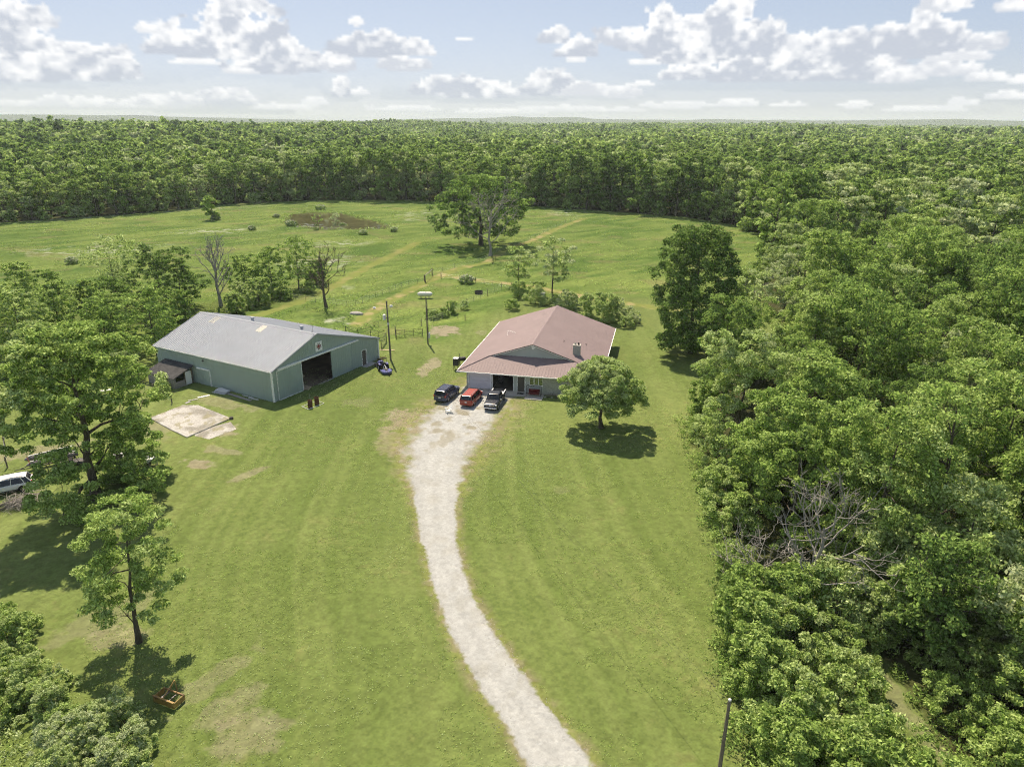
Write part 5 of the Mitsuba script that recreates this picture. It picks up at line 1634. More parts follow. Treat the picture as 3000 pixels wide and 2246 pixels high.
# two burn barrels in a wire square
for (x, y, lb) in ((-28.6, 93.95, 'rusty brown burn barrel with a rod in it, nearer of two'), (-28.0, 95.2, 'rusty brown burn barrel, farther of two, by the barn door')):
    k = thing('burn_barrel', lb, 'barrel')
mat('rust', lambda p, n, uv: mix((.055, .028, .018), (.15, .075, .045), fbm(p.x * 5, p.y * 5, p.z * 3, 4)), rough=.9, spec=.1)
for n_, (x, y) in enumerate(((-28.6, 93.95), (-28.0, 95.2))):
    k = 'burn_barrel' if n_ == 0 else 'burn_barrel_001'
    put('drum', MB().lathe([(.0, .01), (.29, .01), (.32, .03), (.32, .36), (.335, .38), (.32, .40), (.32, .74), (.335, .76), (.32, .78), (.32, 1.08), (.335, 1.10), (.30, 1.10), (.30, .75), (0, .75)], (x, y, 0), 18), 'rust', k)
    put('ash', MB().lathe([(0, .86), (.30, .84)], (x, y, 0), 14), 'concrete', k)
put('rod', MB().tube([(-28.5, 93.9, .8), (-28.55, 93.95, 2.0)], .015, 5), 'galv_pale', 'burn_barrel')
k = thing('wire_square', 'low pale border square on the grass around the two barrels', 'border')
sq = [(-29.92, 94.27), (-28.66, 93.2), (-27.05, 95.5), (-28.3, 96.5)]
for a, b_ in zip(sq, sq[1:] + sq[:1]):
    put('edge', MB().tube([(*a, .05), (*b_, .05)], .035, 4), 'white_trim', k)

# sheets and boards beside the barn
k = thing('roofing_sheets', 'stack of bent pale metal sheets beside the barn wall', 'metal sheets')
rs = np.random.default_rng(8)
for j in range(7):
    a = rs.normal() * .07
    v, f = ribbed(.9, lambda u: 0, lambda u: 2.2 + .25 * rs.random(), lambda u, v, w: (u + a * v, v, w + .03 + .05 * j + .03 * math.sin(v + j)), pitch=.3, h=.03)
    put('sheet', lift(BF, (v @ np.array([[1, 0, 0], [0, 1, 0], [0, 0, 1.]]) + [-1.6 + .05 * j, 8.7 + .1 * rs.normal(), 0], f)), 'galv_pale', k)
k = thing('plank', 'long brown plank on the ground along the barn wall', 'plank')
put('board', MB(BF).raw([[-1.2, 8.5, .02], [-.85, 8.5, .02], [-1.55, 3.4, .02], [-1.15, 3.4, .02], [-1.2, 8.5, .12], [-.85, 8.5, .12], [-1.55, 3.4, .12], [-1.15, 3.4, .12]], [[4, 6, 7, 5], [0, 1, 5, 4], [2, 6, 7, 3], [0, 4, 6, 2], [1, 3, 7, 5]]), 'old_wood', k)
k = thing('metal_strip', 'pale metal strip leaning at the foot of the barn wall', 'metal strip')
put('strip', MB(BF).box(-.75, -.45, 2.7, 4.6, .02, .08), 'galv_pale', k)
put('strip', MB(BF).box(-.45, -.25, 4.2, 6.3, .02, .07), 'galv_pale', k)
for (x, y, l_, w_, yaw, lb) in ((-45.4, 98.0, 1.7, .35, 38, 'bright white board lying on the grass by the shed'), (-46.4, 96.6, 1.3, .3, 30, 'pale dirty board lying on the grass by the shed'), (-46.7, 95.6, .8, .4, 60, 'short pale slab piece on the grass above the concrete slab')):
    put('loose_board', MB(frame(x, y, 0, HD(yaw))).box(-l_ / 2, l_ / 2, -w_ / 2, w_ / 2, .01, .07, .01), 'white_trim' if 'bright' in lb else 'stained_concrete', label=lb, cat='board')
put('board', MB(frame(-22.2, 121.2, 0, HD(-8))).box(-1.3, 1.3, -.15, .15, .02, .10), 'pale_wood', label='pale board lying on the grass behind the barn corner', cat='board')
for (x, y, lb) in ((-60.2, 100.1, 'long grey metal sheet lying in the weeds left of the shed'), (-57.8, 101.4, 'pale metal sheet lying in the weeds near the shed corner')):
    put('metal_sheet', MB(frame(x, y, 0, HD(28))).box(-1.3, 1.3, -.3, .3, .25, .30), 'galv_pale', label=lb, cat='metal sheet')
put('post_cap', MB(frame(-38.2, 89.6, 0, .4)).box(-.25, .25, -.2, .2, 0, .35, .08), 'room_dark', label='dark lump at the right corner of the concrete slab', cat='rubble')
put('folded_tarp', MB(frame(-49.3, 87.6, 0, .5)).box(-.7, .7, -.3, .3, 0, .3, .08), 'paint_navy', label='dark blue folded tarp at the left end of the concrete slab', cat='tarp')
k = thing('scrap_pile', 'pile of dark scrap wood against the far corner of the barn front', 'scrap pile')
for j in range(26):
    x, y, z = 22.6 + 1.3 * rs.random(), -.4 - 1.1 * rs.random(), .05 + .5 * rs.random()
    a = rs.random() * 3.1
    put('stick', MB(BF).tube([(x, y, z), (x + .7 * math.cos(a), y + .35 * math.sin(a), max(.05, z - .2 + .3 * rs.random()))], .04, 4), 'rust' if j % 3 else 'pole_wood', k)
k = thing('brush_pile', 'grey brush pile with rough logs at the far left below the silver car', 'brush pile')
for j, (a, b_) in enumerate((((-53.9, 65.6), (-50.7, 68.9)), ((-53.2, 64.8), (-51.3, 66.9)), ((-51.9, 66.9), (-50.3, 68.2)))):
    put('log', MB().tube([(*a, .14), ((a[0] + b_[0]) / 2, (a[1] + b_[1]) / 2 + .1, .2), (*b_, .14)], [.13, .11, .07], 7), 'pole_wood', k)
st = MB()
for j in range(420):
    x, y = rs.normal(-51.7, .75), rs.normal(66.3, .75)
    z = abs(rs.normal(0, .3)) + .05
    a, l_ = rs.random() * 6.3, .4 + 1.2 * rs.random()
    st.tube([(x, y, z), (x + .5 * l_ * math.cos(a), y + .5 * l_ * math.sin(a), z + .12), (x + l_ * math.cos(a), y + l_ * math.sin(a), max(.03, z - .2 + .5 * rs.random()))], [.028, .02, .01], 3, cap=False)
labels[put('twigs', st, 'bark_grey', k)] = {'kind': 'stuff'}

# utility poles and wires
WIRE_PTS = {}


def pole(x, y, h, label, lean=(0, 0), r=.15):
    k = thing('utility_pole', label, 'utility pole')
    put('shaft', MB().tube([(x, y, -.2), (x + lean[0] * .5, y + lean[1] * .5, h * .5), (x + lean[0], y + lean[1], h)], [r, r * .86, r * .7], 10), 'pole_wood', k)
    return k


p1 = (-20.69, 115.66)
k = pole(*p1, 10.25, 'utility pole with a grey transformer beside the blue tractor', (-.22, .2), .17)
put('transformer', MB().lathe([(.0, 7.1), (.24, 7.12), (.26, 7.2), (.26, 7.95), (.2, 8.02), (.0, 8.05)], (-21.35, 115.55, 0), 14), 'galv_pale', k)
put('bracket', MB().box(-21.15, -20.85, 115.5, 115.7, 7.4, 7.5), 'black_iron', k)
put('collar', MB().lathe([(.16, 6.2), (.165, 6.2), (.165, 6.55), (.16, 6.55)], (-20.82, 115.79, 0), 10), 'galv_pale', k)
p2 = (-15.4, 125.1)
k = pole(*p2, 8.8, 'bare utility pole standing beside the sandy patch', (-.1, .1), .15)
put('meter_box', MB().box(-15.25, -14.95, 124.85, 125.1, 1.2, 2.2, .03), 'galv_pale', k)
put('conduit', MB().tube([(-15.2, 124.95, 2.2), (-15.3, 125.0, 8.0)], .03, 5), 'dull_black', k)
p3 = (12.9, 33.2)
k = pole(*p3, 6.1, 'weathered utility pole cut off by the bottom edge', (.03, -.05), .13)
put('cap', MB().lathe([(.05, 6.1), (.10, 6.12), (.09, 6.22), (.0, 6.25)], (12.93, 33.15, 0), 8), 'galv_pale', k)


def wire(name, a, b_, sag, label, r=.013, n=24):
    t = np.linspace(0, 1, n)[:, None]
    p = np.asarray(a) + (np.asarray(b_) - np.asarray(a)) * t
    p[:, 2] -= sag * 4 * (t * (1 - t))[:, 0]
    return put(name, MB().tube(p, r, 4, cap=False), 'dull_black', label=label, cat='wire', smooth=True)


wire('overhead_wire', (-20.8, 115.8, 7.5), (-15.45, 125.15, 7.3), 1.3, 'slack cable hanging between the two poles beyond the barn', .018)
wire('overhead_wire', (-20.85, 115.8, 10.0), (12.93, 33.2, 6.0), 2.2, 'upper service wire from the transformer pole across the drive', .007)
wire('overhead_wire', (-20.8, 115.8, 9.2), (12.93, 33.2, 5.6), 2.3, 'lower service wire from the transformer pole across the drive', .007)
for j in range(3):
    wire('overhead_wire', (-250, 262, 9.8 - 1.15 * j + (1.0 if j == 0 else 0)), (-128, 352, 10.6 - .75 * j), .8, f'{["top", "middle", "bottom"][j]} power line across the far left forest edge', .035)
# ------------------------------------------------------------------ fences, yard things, person, shrubs
mat('t_post', (.06, .075, .06), rough=.7)
mat('propane_white', wear((.66, .66, .64), .1), rough=.4)
mat('trough_black', (.035, .035, .038), rough=.6)


def fence(label, pts, step, h, wood_every=0, wires=3, jitter=.3, wirebox=True):
    k = thing('fence', label, 'fence')
    r = np.random.default_rng(int(abs(pts[0][0] * 10)) + 3)
    P = np.array(pts, float)
    s = np.concatenate([[0], np.cumsum(np.linalg.norm(np.diff(P, axis=0), axis=1))])
    tops = []
    n = max(2, int(s[-1] / step) + 1)
    for i, t in enumerate(np.linspace(0, s[-1], n)):
        x, y = np.interp(t, s, P[:, 0]), np.interp(t, s, P[:, 1])
        z = float(land(x, y))
        wood = wood_every and i % wood_every == 0
        hh = h * (1.15 if wood else 1) * r.uniform(.93, 1.05)
        put('post', MB().tube([(x, y, z - .1), (x + r.normal() * .05, y + r.normal() * .05, z + hh)], .085 if wood else .035, 6 if wood else 4), 'pole_wood' if wood else 't_post', k)
        tops.append((x, y, z))
    T_ = np.array(tops)
    for w_ in np.linspace(.25, .92, wires):
        put('wire', MB().tube(T_ + [0, 0, h * w_], .008, 3, cap=False), 'galv_pale', k)
    return k


fence('T-post fence along the pasture track from the creek to the log brace', [(-52, 160.5), (-35.1, 152.5), (-31.0, 163.5), (-26.5, 174), (-22.2, 179.5)], 2.8, 1.35)
fence('post fence along the mown track from the brace toward the two pale saplings', [(-18.6, 184), (-13.9, 182.3), (-8.5, 178), (-2.7, 174), (-.4, 172.4)], 2.6, 1.35, 4)
fence('post fence from the sandy patch up to the pale saplings', [(-18.2, 138), (-15, 141.5), (-12.2, 150), (-10.2, 155.6), (-7.2, 162), (-2.7, 170.2)], 3.2, 1.35, 3)
fence('wire fence with wooden posts at the left edge beyond the silver car', [(-66.4, 85.4), (-58, 73.6), (-58.1, 62)], 3.0, 1.3, 2)
fence('leaning fence end beside the lean-to shed', [(-48.9, 95.4), (-53.5, 99.5), (-58, 103)], 2.4, 1.3, 2)
fence('T-post fence along the far side of the pasture track', [(-22, 188), (-15.5, 199), (-8.6, 209), (-3.5, 228), (6, 249), (15, 278), (28, 309)], 5.5, 1.3)

k = thing('fence_brace', 'wooden H-brace of two posts and a rail in the pasture fence', 'fence brace')
put('post', MB().tube([(-22.0, 178.4, 0), (-22.2, 178.5, 2.0)], .13, 8), 'pole_wood', k)
put('post', MB().tube([(-21.3, 187.6, 0), (-21.3, 187.6, 1.9)], .13, 8), 'pole_wood', k)
put('post', MB().tube([(-22.5, 180.0, 0), (-22.5, 180.0, 1.7)], .10, 8), 'pole_wood', k)
put('rail', MB().tube([(-22.2, 178.5, 1.8), (-21.3, 187.6, 1.6)], .085, 8), 'old_wood', k)


def pipe_gate(label, a, b_, h=1.5, bars=6, posts=4):
    k = thing('pipe_gate', label, 'gate')
    a, b_ = np.array(a, float), np.array(b_, float)
    z0 = float(land(*a))
    for j in range(bars):
        z = z0 + .15 + (h - .15) * j / (bars - 1)
        put('bar', MB().tube([(*a, z), (*b_, z)], .028, 5), 'black_iron', k)
    for t in np.linspace(0, 1, posts):
        p = a + (b_ - a) * t
        put('upright', MB().tube([(*p, z0), (*p, z0 + h + .03)], .04 if 0 < t < 1 else .06, 5), 'black_iron', k)


pipe_gate('black pipe corral panel between the two utility poles', (-21.85, 129.2), (-17.0, 130.2), 1.5, 6, 4)
pipe_gate('black pipe corral panel behind the far barn corner, left one', (-31.8, 131.3), (-26.6, 128.9), 1.6, 6, 3)
pipe_gate('black pipe corral panel behind the far barn corner, middle one', (-26.6, 128.9), (-23.3, 126.9), 1.6, 6, 3)
pipe_gate('black pipe gate swung toward the barn corner', (-23.3, 126.8), (-23.4, 122.0), 1.6, 6, 2)
put('gate_post', MB().tube([(-21.9, 129.1, 0), (-21.95, 129.1, 2.3)], .09, 8), 'pole_wood', label='dark wooden gate post at the left end of the corral panel', cat='post')

k = thing('propane_tank', 'white propane tank lying in the pasture behind the bare pole', 'tank')
put('shell', MB(frame(-20.2, 161.6, .95, HD(3))).lathe([(.0, -1.75), (.25, -1.70), (.42, -1.5), (.5, -1.2), (.5, 1.2), (.42, 1.5), (.25, 1.7), (.0, 1.75)], (0, 0, 0), 18, axis=0), 'propane_white', k, smooth=35)
put('dome', MB(frame(-20.2, 161.6, 1.42, 0)).lathe([(.16, -.02), (.16, .12), (.0, .18)], (0, 0, 0), 12), 'propane_white', k)
for x in (-.9, .9):
    put('leg', MB(frame(-20.2, 161.6, 0, HD(3))).box(x - .08, x + .08, -.35, .35, 0, .5), 'concrete', k)
for (x, y, lb) in ((-17.5, 148.2, 'black round water trough behind the bare pole'), (-8.0, 166.5, 'black round water trough out in the small paddock')):
    put('water_trough', MB().lathe([(.0, .04), (.85, .04), (.92, .0), (.98, .62), (1.0, .66), (.94, .66), (.86, .12), (0, .12)], (x, y, float(land(x, y))), 20), 'trough_black', label=lb, cat='trough')
k = thing('bee_hive', 'white lidded barrel among the shrubs behind the house', 'barrel')
put('body', MB().lathe([(.42, 0), (.48, .4), (.48, 1.0), (.44, 1.2), (0, 1.2)], (7.0, 161.6, .1), 16), 'propane_white', k)
put('lid', MB().lathe([(.62, 1.2), (.62, 1.3), (0, 1.38)], (7.0, 161.6, .1), 16), 'propane_white', k)
k = thing('outdoor_stove', 'black outdoor stove on legs beside the left wall of the house', 'stove')
put('firebox', MB(frame(-9.2, 111.0, 0, -.2)).box(-.4, .4, -.4, .4, .7, 1.9, .04), 'dull_black', k)
put('top', MB(frame(-9.2, 111.0, 0, -.2)).box(-.45, .45, -.45, .45, 1.9, 1.97, .02), 'galv_pale', k)
for (x, y) in ((-.36, -.36), (.36, -.36), (-.36, .36), (.36, .36)):
    put('leg', MB(frame(-9.2, 111.0, 0, -.2)).box(x - .03, x + .03, y - .03, y + .03, 0, .7), 'black_iron', k)
k = thing('smoker', 'black barrel smoker with a chimney behind the outdoor stove', 'smoker')
put('barrel', MB(frame(-8.4, 113.6, .95, .3)).lathe([(0, -.6), (.34, -.6), (.36, -.55), (.36, .55), (.34, .6), (0, .6)], (0, 0, 0), 14, axis=0), 'dull_black', k)
put('chimney', MB(frame(-8.4, 113.6, .95, .3)).tube([(-.45, 0, .3), (-.45, 0, .95)], .06, 8), 'dull_black', k)
for s in (-.4, .4):
    put('leg', MB(frame(-8.4, 113.6, 0, .3)).box(s - .04, s + .04, -.25, .25, 0, .65), 'black_iron', k)
v, f = lump((1.5, .65, .45), 9, 3, .3)
put('boulder', MB(frame(-32.9, 146.5, .15, -.3)).raw(v, f), 'concrete', label='pale flat rock in the tall grass behind the barn roof', cat='rock', smooth=True)
for (x, y) in ((-30.0, 151.2), (-26.6, 152.8)):
    v, f = lump((.35, .3, .3), 12, 2, .5)
    t = thing('stone', f'small white stone in the grass, {"left" if x < -28 else "right"} of two beyond the flat rock', 'stone')
    put('block', MB(frame(x, y, .2)).raw(v, f), 'quilt_white', t)
for (x, y, h_) in ((-11.3, 143.7, .9), (-9.7, 142.3, 1.0)):
    put('garden_stake', MB().tube([(x, y, 0), (x, y, h_)], .06, 6), 'pole_wood', label=f'short wooden stake in the grass left of the house roof, {"nearer" if y < 143 else "farther"} one', cat='stake')

# person standing at the tail of the flatbed truck, arms raised to the load
mat('skin', (.46, .28, .20), rough=.6)
mat('shirt_grey', wear((.42, .46, .52), .12, 8), rough=.85, spec=.1)
mat('trouser_grey', wear((.34, .36, .40), .12, 8), rough=.85, spec=.1)
mat('hair_brown', (.07, .045, .03), rough=.7)


def chain(js):
    """joints [(a, b)] with radii -> one smooth body"""
    b = None
    for (p, r), (q, s) in js:
        h = m3d.Manifold.batch_hull([m3d.Manifold.sphere(r, 12).translate(list(map(float, p))), m3d.Manifold.sphere(s, 12).translate(list(map(float, q)))])
        b = h if b is None else b + h
    b = b.refine_to_length(.045)
    m = b.to_mesh()
    t = trimesh.Trimesh(np.asarray(m.vert_properties[:, :3], float), np.asarray(m.tri_verts), process=True)
    trimesh.smoothing.filter_taubin(t, iterations=8)
    return np.array(t.vertices), np.array(t.faces)


PF = frame(-41.75, 75.5, 0, HD(165))
k = thing('person', 'person in pale grey clothes reaching up beside the flatbed truck under the oak', 'person')
J = dict(hl=((0, .09, .92), .105), hr=((0, -.09, .92), .105), kl=((.03, .10, .50), .068), kr=((.01, -.11, .50), .068), al=((-.02, .11, .09), .045), ar=((-.03, -.12, .09), .045), tl=((.15, .12, .04), .035), tr=((.14, -.14, .04), .035),
         wa=((.01, 0, 1.10), .115), ch=((.02, 0, 1.34), .14), nk=((.03, 0, 1.50), .06), sl=((.02, .19, 1.42), .065), sr=((.02, -.19, 1.42), .065), el=((.20, .30, 1.58), .045), er=((.22, -.28, 1.60), .045), wl=((.40, .24, 1.76), .032), wr=((.42, -.22, 1.78), .032))
v, f = chain([(J[a], J[b_]) for a, b_ in (('hl', 'kl'), ('kl', 'al'), ('al', 'tl'), ('hr', 'kr'), ('kr', 'ar'), ('ar', 'tr'), ('hl', 'hr'), ('hl', 'wa'), ('hr', 'wa'), ('wa', 'ch'), ('ch', 'sl'), ('ch', 'sr'), ('sl', 'sr'), ('ch', 'nk'), ('sl', 'el'), ('el', 'wl'), ('sr', 'er'), ('er', 'wr'))])
sel = v[f].mean(1)
trou = sel[:, 2] < .98
put('trousers', MB(PF).raw(v, f[trou]), 'trouser_grey', k, smooth=True)
put('shirt', MB(PF).raw(v, f[~trou]), 'shirt_grey', k, smooth=True)
hv, hf = chain([(((.05, 0, 1.56), .055), ((.06, 0, 1.66), .095)), (((.06, 0, 1.66), .095), ((.075, 0, 1.62), .085)), (((.15, 0, 1.645), .016), ((.172, 0, 1.625), .014)), (((.05, .095, 1.65), .02), ((.05, .098, 1.63), .016)), (((.05, -.095, 1.65), .02), ((.05, -.098, 1.63), .016))])
put('head', MB(PF).raw(hv, hf), 'skin', k, smooth=True)
hv, hf = chain([(((.035, 0, 1.70), .095), ((.02, 0, 1.66), .095)), (((.02, 0, 1.66), .095), ((.0, 0, 1.60), .075))])
put('hair', MB(PF).raw(hv, hf), 'hair_brown', k, smooth=True)
for s, w_ in ((1, J['wl'][0]), (-1, J['wr'][0])):
    w_ = np.array(w_)
    d_ = unit(np.array([.20, -.06 * s, .18]))
    sd = unit(np.cross(d_, [0, 0, 1]))
    js = [((w_, .030), (w_ + d_ * .08, .034))]
    for j in range(4):
        o = w_ + d_ * .08 + sd * (-.03 + .02 * j)
        js += [((o, .011), (o + d_ * (.045 + .006 * (j in (1, 2))), .010)), ((o + d_ * .045, .010), (o + d_ * .075 + np.array([.0, 0, -.02]), .009))]
    js += [((w_ + d_ * .02, .014), (w_ + d_ * .06 + sd * .05 * s, .011))]
    hv, hf = chain(js)
    put('hand', MB(PF).raw(hv, hf), 'skin', k, smooth=True)

# ---- shrubs
BUSH = [proto(f'bush_{i}', seed=600 + i, h=h, R=R, base=.05, clumps=n * 3, rc=rc * .5, leaf=lf, count=cn, hue=min(.68, hue + .10), shape='round', limbs=4, sides=3, flat=.8, inner=.6, slim=sl, trunk=.05, lobes=16, lobe_r=.38)
        for i, (h, R, n, rc, lf, cn, hue, sl) in enumerate([(2.6, 1.7, 26, .62, .11, 6000, .50, .5), (3.4, 1.8, 30, .6, .13, 6500, .62, .32), (2.0, 1.6, 22, .6, .10, 5000, .58, .5), (4.6, 2.8, 46, .85, .13, 10000, .60, .5), (5.6, 2.6, 46, .9, .14, 10000, .48, .5), (3.8, 2.6, 40, .8, .13, 9000, .68, .45), (2.6, 1.6, 24, .6, .12, 5000, .86, .4)])]


def bush(x, y, i, label, s=1.0, grp=None, name='shrub'):
    k = thing(name, label, 'shrub', grp)
    scene[k] = {'type': 'instance', 'g': {'type': 'ref', 'id': BUSH[i]}, 'to_world': place(x, y, s, (x * 37 + y * 91) % 360)}


BL = [(-38.5, 44.6, 1, .8), (-35.6, 40.3, 0, .7), (-34.0, 40.4, 1, .75), (-29.6, 36.6, 0, .7), (-27.0, 34.6, 3, .55), (-27.4, 33.0, 4, .45), (-24.6, 33.4, 1, .7), (-40.5, 47.0, 0, .7), (-27.6, 35.6, 1, .8), (-37.2, 42.2, 6, .7), (-36.4, 39.2, 3, .55), (-34.6, 37.4, 0, .7), (-39.6, 41.2, 3, .6), (-36.6, 43.0, 6, .7), (-32.0, 38.4, 6, .8), (-25.0, 31.8, 2, .9), (-38.0, 46.0, 2, .8), (-35.0, 41.6, 2, .8), (-41.5, 44, 3, .6), (-32.0, 40.0, 6, .7), (-31.4, 37.6, 1, .7), (-33.6, 39, 2, .9), (-28.6, 34.6, 1, .8), (-25.8, 34.4, 0, .7), (-24.0, 34.5, 1, .72), (-23.5, 33.2, 0, .75), (-25.6, 36.6, 1, .7), (-26.4, 38.0, 1, .6)]
BLN = ['leafy', 'feathery', 'low round', 'big rounded', 'tall dense', 'bright', 'grey-green']
for (x, y, i, s) in BL:
    bush(x, y, i, f'{BLN[i]} shrub in the lower left thicket, {"nearest the lone lawn walnut" if y > 43 else "in its middle" if y > 38 else "beside the yellow scraper" if x > -28.5 else "by the bright rank grass"}', s)
BR = [(17.5, 40.2, 4, .9), (18.4, 36.2, 3, 1), (21.0, 40.4, 5, 1), (17.0, 32.6, 4, .9), (21.2, 36.0, 5, 1.1), (21.6, 32.6, 3, 1.1), (18.2, 44.2, 4, 1.0), (21.2, 44.0, 3, 1), (24.0, 43.4, 5, .9), (23.6, 38.6, 3, .9), (24.4, 34.2, 5, .8), (30.2, 38.0, 5, .8), (30.4, 33.6, 3, .9), (34.4, 44.6, 4, 1.1), (36.0, 40.4, 4, 1.2), (32.6, 41.6, 5, .9), (19.4, 48.2, 4, .9), (22.6, 47.4, 4, 1.0), (31, 46, 4, 1.2), (28.6, 46.4, 3, 1), (33.6, 36.6, 3, 1.1), (19.6, 29.6, 5, 1), (23.4, 29.6, 3, 1), (32, 30, 4, 1), (35.5, 35, 4, 1.2), (30.5, 50.5, 4, 1.3), (34.5, 49.5, 4, 1.4), (38.5, 46.5, 4, 1.4), (20.6, 55.2, 5, .7), (22.4, 66.5, 3, .9), (23.6, 71, 5, 1.0), (25.5, 68, 4, 1.1), (24.4, 84, 5, .8), (27, 92, 4, .9), (22.2, 62, 3, .8), (31, 70, 4, 1.2), (28.5, 69, 4, 1.2), (30.5, 97, 4, .9), (36, 106, 3, 1.0)]
BRN = {3: 'rounded green', 4: 'tall dark green', 5: 'bright green'}
for (x, y, i, s) in BR:
    bush(x, y, i, f'{BRN[i]} shrub {"at the bottom edge left of the grassy trail" if y < 38.5 and x < 26.8 else "beyond the cut-off pole, left of the trail" if y < 50 and x < 26.8 else ("right of the grassy trail" + (" at the bottom edge" if y < 36 else " at its upper end" if y > 45 else " beside the pale silvery tree" if x > 33 else "")) if y < 52 else "along the right lawn edge below the feathery tree" if y < 80 else "along the right lawn edge toward the dark tree"}', s)
HB = [(-.1, 150.9, 0, 'pointed flowering shrub standing alone behind the left roof edge', .9), (1.6, 162.4, 4, 'dark shrub at the foot of the left sapling', .7), (5.2, 156.2, 3, 'wide shrub behind the roof peak, below the white barrel', .8), (5.6, 163.4, 3, 'dark shrub behind the white barrel', .8), (11.8, 152.0, 3, 'leafy shrub right of the roof peak', .9), (9.2, 156.6, 5, 'bright shrub at the foot of the right sapling', .6), (18.6, 141.4, 4, 'large dark bush behind the back right corner of the house', 1.05), (21.6, 143.6, 3, 'broad bush at the right end of the house hedge', .95), (15.6, 146.2, 4, 'tall bush in the middle of the house hedge', .85), (24.6, 140.6, 5, 'bright bush near the dark tree', .7), (22.6, 137.4, 0, 'low bush spilling onto the lawn behind the house', .9),
      (-14.5, 145.2, 0, 'round dark bush left of a pair in the paddock fence', .75), (-12.7, 147.9, 4, 'narrow dark bush beside the paddock fence', .5), (-16.2, 143.4, 2, 'reddish low bush by the black trough', .95), (-10.6, 151.3, 1, 'small pointed bush in the paddock fence line', .6), (36, 128, 5, 'low shrub left of the half-leafed tree', .9), (41, 136, 3, 'broad shrub under the half-leafed tree', .9), (49, 150, 4, 'shrub at the lower corner of the right meadow', 1.0), (44, 142, 5, 'bright shrub at the near edge of the right meadow', .9), (54, 164, 4, 'dark shrub on the right meadow edge', 1.1), (62, 180, 3, 'round shrub on the right meadow edge', 1.2),
      (-76, 145, 4, 'dense bush filling the creek line left of the bare stems', .9), (-58, 150, 5, 'bright bush at the creek end behind the barn roof', .8), (-60.5, 156, 3, 'wide bush between the bare stems and the dark creek trees', 1.0), (-53, 160, 3, 'bush at the foot of the dark creek tree', .9), (-48.5, 167, 0, 'low bush at the right end of the creek line', 1.0), (-66, 117, 5, 'bright bush against the back of the barn', .9), (-62, 108, 3, 'bush behind the lean-to shed', .8), (-58.5, 104.5, 0, 'vine-covered bush left of the shed', .9), (-53, 101.6, 2, 'weedy shrub before the shed wall', .8), (-51.6, 98.2, 6, 'grey-green weeds by the shed corner', .7), (-70, 98, 3, 'bush in the weeds behind the oak, left', 1.0), (-63, 94, 0, 'small bush behind the oak crown', 1.0), (-80, 104, 4, 'tall bush far left behind the oak', 1.1), (-76, 92, 5, 'bright bush far left behind the oak', .9)]
for (x, y, i, lb, s) in HB:
    bush(x, y, i, lb, s)
# flowering rose bushes in the pasture and round the pond
ROSE = []
for i in range(2):
    t, c = make_tree(seed=650 + i, h=2.2, R=1.9, base=.05, clumps=22, rc=.7, leaf=.22, count=900, hue=.34, shape='round', limbs=3, sides=3, flat=.6, inner=.6, trunk=.05)
    r_ = np.random.default_rng(660 + i)
    a = r_.normal(size=(260, 3))
    a = unit(a) * [1.95, 1.95, 1.15] * r_.uniform(.8, 1.02, (260, 1)) + [0, 0, 1.15]
    a = a[a[:, 2] > .5]
    v, f, u = leaves(r_, a, np.full((len(a), 3), .14), 2, .16, up=1.0)
    scene[f'kind_rose_{i}'] = {'type': 'shapegroup', 'stems': mikit.ply(t, 'bark'), 'leaves': crown_ply(c), 'flowers': mikit.ply((v, f), 'blossom', uv=np.stack([u, u], -1))}
ROSES = [(-97.7, 270.9, .9, 'leftmost dark rose bush of the pond bank'), (-85.7, 279.6, 1.2, 'white flowering bush on the near left bank of the pond'), (-100.5, 309, .8, 'flowering bush at the far left bank of the pond'), (-89, 338, 1.2, 'flowering bush far behind the pond, middle'), (-67.2, 286.5, .9, 'flowering bush on the islet of the pond'), (-54, 260.5, .9, 'low bush right of the pond on the bank'), (-11.6, 178.2, 1.1, 'white flowering bush beside the mown track'), (-125.1, 201.6, 1.0, 'grey flowering bush alone in the left pasture'), (-73, 268, .6, 'tiny bush at the near edge of the pond'), (-44, 268, .8, 'bush at the right tip of the pond'), (-122.4, 299, 1.1, 'dark bush at the foot of the lone pasture tree')]
for n_, (x, y, s, lb) in enumerate(ROSES):
    k = thing('rose_bush', lb, 'bush')
    scene[k] = {'type': 'instance', 'g': {'type': 'ref', 'id': f'kind_rose_{n_ % 2}'}, 'to_world': place(x, y, s * .9, n_ * 70)}
tree_single('willow_sapling', -70.5, 288, 'small pale willow on the islet of the pond', seed=18, h=5.5, R=2.0, base=.1, clumps=16, rc=.8, leaf=.3, count=500, hue=.78, shape='round', limbs=4, trunk=.08)
tree_single('willow_sapling', -77, 286, 'sparse leaning willow in the pond water', seed=19, h=5, R=2.2, base=.1, clumps=14, rc=.7, leaf=.25, count=260, hue=.5, shape='vase', limbs=5, trunk=.08)

# ---- tall weeds and grass clumps (stuff)
rg = np.random.default_rng(31)


def weeds(name, label, pts, hgt, w_, per, hue, leaf):
    n = len(pts)
    C = np.c_[pts, land(pts[:, 0], pts[:, 1])]
    hs = hgt * rg.uniform(.6, 1.4, n)
    C[:, 2] += hs * .45
    ax = np.stack([w_ * rg.uniform(.6, 1.4, n)] * 2 + [hs * .5], -1)
    v, f, u = leaves(rg, C, ax, per, leaf, up=.35, jit=1.1, slim=.4)
    hv = np.repeat(np.clip(hue + rg.normal(size=n) * .10, 0, 1), per * 4)
    put(name, (v, f), 'leaf', uv=np.stack([u, hv], -1), kind='stuff', label=label)


def scatter(n, x0, x1, y0, y1, keep):
    p = np.c_[rg.uniform(x0, x1, n), rg.uniform(y0, y1, n)]
    return p[keep(p[:, 0], p[:, 1])]


def off_paths(x, y, d=2.2):
    m = np.ones(len(x), bool)
    for P in PATHS:
        m &= d_poly(x, y, P, False) > d
    return m


